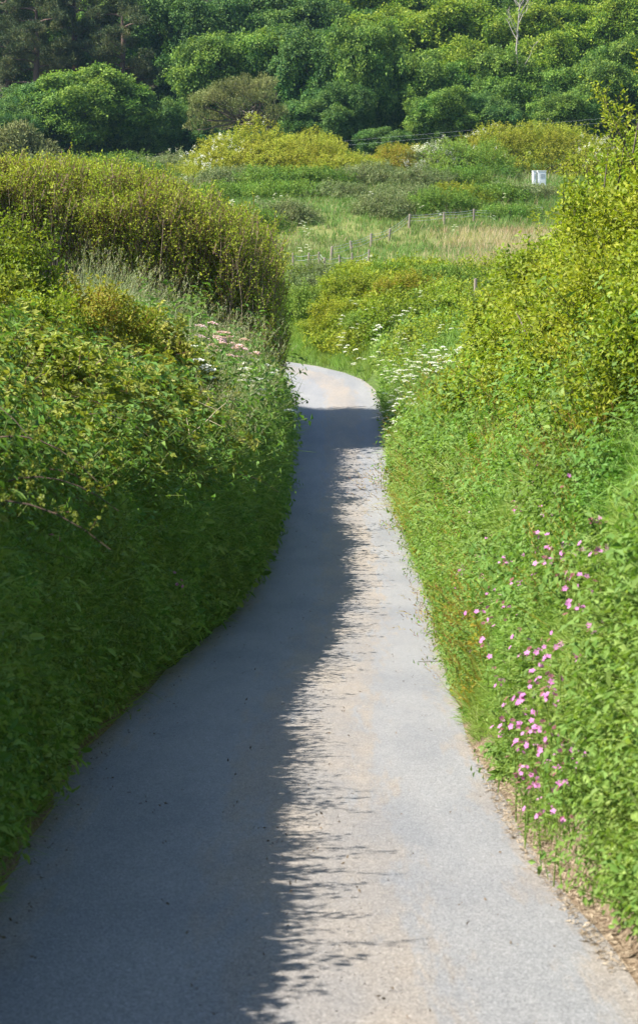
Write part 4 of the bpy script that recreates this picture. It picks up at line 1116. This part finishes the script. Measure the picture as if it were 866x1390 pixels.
A = 'white cow parsley in the thick drift on the sunlit bank before the bend'
spots = [(545, 472), (563, 470), (582, 474), (600, 470), (618, 478), (530, 487), (548, 488), (566, 490), (588, 488), (606, 490), (622, 492), (533, 500), (556, 502), (574, 504),
         (540, 515), (560, 514), (530, 528), (546, 530), (534, 545), (552, 548), (566, 560), (528, 556), (545, 566), (538, 580), (530, 540), (555, 538), (597, 482), (575, 481), (612, 485), (585, 498)]
spots = spots + [(a + R.normal() * 9, b + R.normal() * 8) for a, b in spots[:20]]
for px, py in spots:
    px += R.uniform(-5, 5); py += R.uniform(-4, 4)
    y = solve(px, py, 1, 44, 80, .75) or 58
    flower_at(px, py, y, UMB, 1.3, A, 'cow parsley drift before the bend', 1.15)
B_ = 'white cow parsley scattered along the bank at the outside of the bend'
for px, py in [(395, 408), (410, 405), (428, 398), (402, 412), (478, 408), (470, 428), (486, 440), (470, 452), (466, 462), (480, 468), (520, 440), (535, 428), (549, 422), (560, 418), (575, 395), (598, 402), (610, 440), (625, 440), (516, 455), (508, 418), (545, 452), (500, 432), (492, 486), (512, 478)]:
    y = solve(px, py, 1, 60, 92, .8) or 76
    flower_at(px, py, y, UMB, .9, B_, 'cow parsley round the bend', 1.15)
C_ = 'white cow parsley on top of the shaded bank before the tall hedge'
for px, py in [(222, 444), (232, 487), (345, 488), (336, 494), (338, 502), (342, 512), (348, 520), (262, 488), (205, 458), (374, 530), (352, 548), (267, 497), (355, 497), (196, 455), (250, 470), (365, 540)]:
    y = solve(px, py, -1, 40, 58, 1.35) or 52
    flower_at(px, py, y, UMB, 1.3, C_, 'cow parsley on the shaded bank', 1.15)
D_ = 'pinkish cow parsley on top of the shaded bank before the tall hedge'
for px, py in [(272, 438), (300, 452), (312, 453), (322, 458), (284, 458), (330, 462)]:
    y = solve(px, py, -1, 40, 58, 1.4) or 52
    flower_at(px, py, y, [UMBP], 1.2, D_, 'pinkish cow parsley on the shaded bank', 1.15)
E_ = 'far white cow parsley in the meadow and scrub below the wood'
for px, py in [(310, 272), (322, 270), (336, 278), (348, 266), (362, 275), (370, 290), (378, 262), (352, 296), (332, 288), (300, 268), (495, 350), (503, 347), (490, 352), (505, 260), (500, 265), (563, 270), (572, 276), (590, 286), (620, 305), (660, 290), (640, 352), (390, 282), (408, 300), (420, 310), (384, 340), (413, 336), (412, 332), (245, 236), (238, 230), (252, 240), (530, 275), (684, 262)]:
    y = solve(px, py, 1, 95, 200, .9) or 130
    flower_at(px, py, y, UMB, 1.6, E_, 'far cow parsley below the wood', 1.15)
F_ = 'white flower head low on the sunlit bank below the big drift'
for px, py in [(570, 600), (562, 628), (545, 612), (594, 588), (540, 632)]:
    y = solve(px, py, 1, 30, 60, .4) or 48
    flower_at(px, py, y, UMB, .5, F_, 'low white flowers on the sunlit bank', 1.15)

# ------------------------------------------------------------------ red campion
def campion_variant(n):
    root = empty('red_campion', (0, 0, 0), 'x', 'wildflower'); s = Geo(); kids = []
    tube(s, [(0, 0, 0), (.02, 0, .2), (0, .02, .4)], [.004, .003, .002], 4)
    place(s, TW, [(0, 0, .05), (0, 0, .18)], [UP, UP], .6, 0)
    kids.append(s.build('stem', M['weed'], root))
    for k in range(n):
        a = k * 2.2 + R.random(); L = R.uniform(.02, .09); tp = np.array([math.cos(a)*L, math.sin(a)*L, .40 + R.uniform(-.08, .06)])
        f = Geo(); ax = unit(np.array([math.cos(a)*.7, math.sin(a)*.7, .6]) + R.normal(size=3)*.3); x_ = unit(np.cross(ax, [0.2, .1, 1])); y_ = np.cross(ax, x_)
        for j in range(5):
            b_ = j * 1.2566; d = x_*math.cos(b_) + y_*math.sin(b_); v, q = leafq(tp, d + ax*.25, ax, .019, .016, True, .05, .1); f.add(v, q, .2 + .5*R.random())
        f.add([tp, tp - ax*.014 + x_*.004, tp - ax*.018, tp - ax*.014 - x_*.004], [(0, 1, 2, 3)], .95)
        kids.append(f.build('flower', M['pink'], root))
    KIDS[root.name] = kids; return root
CAMP = [campion_variant(n) for n in (4, 6, 3, 5)]
G_ = 'pink campion flowering in the grass of the sunlit bank'
cs = [(602, 797), (605, 822), (608, 833), (598, 770), (626, 745), (648, 845), (700, 825), (718, 838), (730, 850), (727, 860), (735, 828), (690, 852), (768, 775), (792, 768), (820, 770), (838, 760), (848, 765), (815, 815), (828, 812), (838, 805), (766, 885), (720, 928), (783, 980), (790, 990), (808, 1005), (818, 1000), (815, 985), (822, 1008), (832, 1012), (756, 1010), (768, 1038), (758, 1058), (760, 1080), (766, 1045), (792, 1050), (790, 1092), (780, 1102), (805, 1112), (752, 1168), (758, 1182), (790, 1205), (808, 1170), (815, 1190), (795, 676), (815, 674), (700, 668), (755, 658), (590, 555), (574, 660), (640, 690), (812, 880), (770, 925), (790, 922), (850, 862), (742, 1090), (700, 1000), (716, 1012), (735, 985), (830, 1060), (845, 1040), (690, 760), (660, 790), (675, 700)]
cs = cs + [(R.uniform(735, 840), R.uniform(960, 1190)) for _ in range(30)] + [(a + R.normal() * 13, b + R.normal() * 14) for a, b in cs if R.random() < .5] + [(R.uniform(640, 862), R.uniform(640, 1000)) for _ in range(60)]
for px, py in cs:
    px += R.uniform(-4, 4)
    y = solve(px, py, 1, 7, 46, .15)
    if not y: continue
    if lane([at(px, py, y)[0]], [y])[0][0] < .2: continue
    p = at(px, py, y); put(CAMP, (p[0] - .20, y - .10, p[2] - .30), R.uniform(.7, 1.15), G_, 'campions on the sunlit bank', .14)
H_ = 'pink campion in the dark grass of the shaded bank'
for px, py in [(28, 732), (36, 742), (240, 770), (247, 775), (218, 790), (228, 795), (172, 780), (157, 838), (190, 862), (322, 708), (198, 876), (165, 938), (205, 785)]:
    y = solve(px, py, -1, 10, 50, .1)
    if not y: continue
    p = at(px, py, y); put(CAMP, (p[0] + .04, y - .03, p[2] - .40), R.uniform(.85, 1.3), H_, 'campions on the shaded bank', .25)

# ------------------------------------------------------------------ ferns
def fern(px, py, y0, y1, s, label, rx=0):
    y = solve(px, py, 1, y0, y1, .1) or (y0 + y1) / 2
    p = at(px, py, y); root = empty('fern', p, label, 'fern', 'ferns on the sunlit bank'); g = Geo()
    n = 11; a = R.uniform(0, 6.28, n)
    place(g, TF, np.zeros((n, 3)), np.stack([np.cos(a)*.7 - .4, np.sin(a)*.7 - .25, np.full(n, .6)], 1), s * R.uniform(.7, 1.1, n), .1, droop=.35)
    g.build('frond', M['fern'], root)
fern(650, 590, 20, 48, 1.3, 'bright green fern high on the sunlit bank under the hawthorn')
fern(625, 620, 20, 48, 1.2, 'fern at the lane side of the brightest fern clump')
fern(672, 625, 18, 46, 1.3, 'fern just below the brightest fern clump')
fern(690, 570, 18, 44, 1.1, 'fern half hidden by hawthorn leaves')

# ------------------------------------------------------------------ dry stalks, twigs and litter
def stick(name, a, b_, r, label, cat, mat='stalk', sag=.05, twigs=0):
    a, b_ = np.array(a), np.array(b_); u = np.linspace(0, 1, 8)[:, None]
    c = a*(1-u) + b_*u + rnd(8, .006); c[:, 2] -= (sag * 4 * u * (1-u))[:, 0]
    g = Geo(); tube(g, c, np.linspace(r, r*.45, 8), 5)
    for _ in range(twigs):
        q = c[R.integers(2, 7)]; tube(g, [q, q + R.normal(size=3)*.12], [r*.5, r*.2], 4)
    tag(g.build(name, M[mat], smooth=True), label, cat)
stick('dry_stalk', at(174, 540, 30), at(183, 488, 30), .006, 'pale upright dry stalk among the brambles', 'stalk', sag=0)
stick('dry_branch', at(220, 612, 27), at(307, 546, 28.5), .008, 'pale dead branch slanting across the top of the shaded bank', 'branch', twigs=4)
stick('dry_branch', at(-12, 555, 21), at(48, 562, 21.5), .007, 'whitish dead branch arching low over the brambles', 'branch', sag=-.04, twigs=2)
stick('dry_branch', at(702, 425, 27), at(724, 462, 26.5), .012, 'bare grey-brown branch stub in the sunlit hawthorn hedge', 'branch', 'bark')

def litter():
    # grit and dry bits on the lane and its verge
    n = 5200; y = 6.5 + 34 * R.random(n) ** 1.6; L = interp(y, EDGE_L); Rr = interp(y, EDGE_R)
    c = R.choice(3, n, p=[.2, .45, .35]); u = np.where(c == 0, R.normal(.03, .03, n), np.where(c == 1, R.normal(.57, .11, n), R.normal(.99, .05, n)))
    x = L + (Rr - L) * u; t, s = lane(x, y)
    z = np.where(t < 0, base(y) + .012 + .02 * (1 - (u*2-1)**2), ground(x, y))
    g = Geo(); e = R.uniform(.0015, .005, n)
    ic = np.array([(1, 0, 0), (0, 1, 0), (-1, 0, 0), (0, -1, 0), (0, 0, .7)])
    V = np.stack([x, y, z], 1)[:, None, :] + ic[None] * e[:, None, None] * R.uniform(.6, 1.4, (n, 5, 1))
    Q = np.array([(0, 1, 4, 4), (1, 2, 4, 4)])
    tq = np.array([(0, 1, 2, 4), (0, 4, 2, 3)])
    g.add(V.reshape(-1, 3), (tq[None] + (np.arange(n) * 5)[:, None, None]).reshape(-1, 4), .5)
    stuff('gravel', g, plainmat('loose grit', (.22, .19, .15), (.55, .5, .43), 40, bump=0), 'loose grit scattered along the gritty strip and verge of the lane')
    n = 500; y = 6.5 + 40 * R.random(n) ** 1.3; u = R.choice([R.uniform(0, .1), R.uniform(0, 1)], n) * 0 + np.where(R.random(n) < .35, R.uniform(0, .1, n), R.uniform(0, 1, n))
    x = interp(y, EDGE_L) * (1 - u) + interp(y, EDGE_R) * u; z = base(y) + .016 + .02 * (1 - (u*2-1)**2)
    g = Geo(); place(g, [t_sprig(2, .02, .022, .010, 10, False, .0015) for _ in range(5)], np.stack([x, y, z + .004], 1), rnd(n, 1) * [1, 1, .15], R.uniform(.4, 1.3, n), 0)
    stuff('leaf_litter', g, plainmat('brown leaf bits', (.05, .035, .02), (.20, .14, .08), 30, bump=0), 'brown leaf bits and twig ends scattered over the lane')
    n = 2600; y = 8 + 9 * R.random(n); x = interp(y, EDGE_R) + R.uniform(-.03, .20, n); z = ground(x, y) + .006
    z = np.maximum(z, np.where(x < interp(y, EDGE_R) + .05, base(y) + .02, -99))
    g = Geo(); T_ = [t_tuft(3, .07, .006, 2, .6, .01, dead=1.0) for _ in range(4)]
    place(g, T_, np.stack([x, y, z], 1), rnd(n, 1) * [1, 1, .12] + [0, 0, .06], R.uniform(.3, .9, n), 0)
    stuff('leaf_litter', g, plainmat('dry brown clippings', (.14, .10, .065), (.46, .38, .27), 30, bump=0), 'dry grass clippings and leaf bits on the bare verge')
litter()

LV = [('dock_plant', 640, 962, 13, 17), ('dock_plant', 700, 1048, 10, 14), ('dock_plant', 622, 945, 14, 20), ('dock_plant', 735, 1110, 9, 13)]
DL = ['broad-leaved plant at the start of the bare verge', 'broad-leaved plant spreading over the middle of the bare verge', 'small broad-leaved plant creeping onto the asphalt edge', 'low broad-leaved plant beside the widest part of the bare verge']
for (nm, px, py, a, b_), lb in zip(LV, DL):
    y = solve(px, py, 1, a - 3, b_ + 3, .02) or a
    p = at(px, py, y); root = empty(nm, (p[0], y, p[2]), lb, 'plant', 'broad-leaved plants on the verge'); g = Geo()
    k = 9; a = R.uniform(0, 6.28, k); place(g, [t_sprig(2, .03, .15, .06, 30, True, 0)], np.zeros((k, 3)), np.stack([np.cos(a), np.sin(a), np.full(k, .6)], 1), R.uniform(.5, 1.0, k), .0)
    g.build('foliage', M['weed'], root)

# ------------------------------------------------------------------ air, sun, sky, camera
def haze():
    g = Geo(); box(g, (0, 380, 66), 860, 1100, 160)
    m_, nt, out = nodes('thin summer haze')
    v = N(nt, 'ShaderNodeVolumePrincipled', Density=.00007, Anisotropy=.2); v.inputs['Color'].default_value = (.45, .72, 1, 1)
    nt.links.new(v.outputs[0], out.inputs['Volume'])
    o = g.build('haze', m_); tag(o, 'thin bluish haze over the meadow and the wood', kind='stuff')
USE_HAZE = True
if USE_HAZE: haze()

ELEV, AZ = math.radians(50), math.radians(18)        # AZ: how far the sun stands behind the camera side of due left
d = Vector((math.cos(ELEV) * math.cos(AZ), math.cos(ELEV) * math.sin(AZ), -math.sin(ELEV)))
sun = bpy.data.lights.new('sun', 'SUN'); sun.energy = 4.8; sun.angle = math.radians(.53); sun.color = (1, .955, .88)
so = bpy.data.objects.new('sun', sun); COL.objects.link(so); so.rotation_euler = d.to_track_quat('-Z', 'Y').to_euler(); so.location = (-20, 0, 30)
w = bpy.data.worlds.new('World'); sc.world = w; w.use_nodes = True; nt = w.node_tree; nt.nodes.clear()
sky = nt.nodes.new('ShaderNodeTexSky'); sky.sky_type = 'NISHITA'; sky.sun_disc = False; sky.sun_elevation = ELEV
sky.sun_rotation = math.radians(270 - 18); sky.air_density = 1.0; sky.dust_density = .6; sky.ozone_density = 1.5
bg = nt.nodes.new('ShaderNodeBackground'); bg.inputs[1].default_value = .095; wo = nt.nodes.new('ShaderNodeOutputWorld')
nt.links.new(sky.outputs[0], bg.inputs[0]); nt.links.new(bg.outputs[0], wo.inputs[0])

cam = bpy.data.cameras.new('camera'); co = bpy.data.objects.new('camera', cam); COL.objects.link(co); sc.camera = co
co.location = (0, 0, 0); co.rotation_euler = (math.pi/2 - PITCH, 0, 0)
cam.sensor_fit = 'HORIZONTAL'; cam.sensor_width = 24; cam.lens = F / 866 * 24; cam.clip_start = .1; cam.clip_end = 3000
cam.dof.use_dof = True; cam.dof.focus_distance = 46; cam.dof.aperture_fstop = 8
sc.view_settings.view_transform = 'Standard'; sc.view_settings.look = 'None'; sc.view_settings.gamma = 1
sc.view_settings.exposure = 1.55
c = sc.cycles
c.max_bounces = 7; c.diffuse_bounces = 4; c.transmission_bounces = 4; c.transparent_max_bounces = 4; c.volume_bounces = 0
c.use_denoising = True
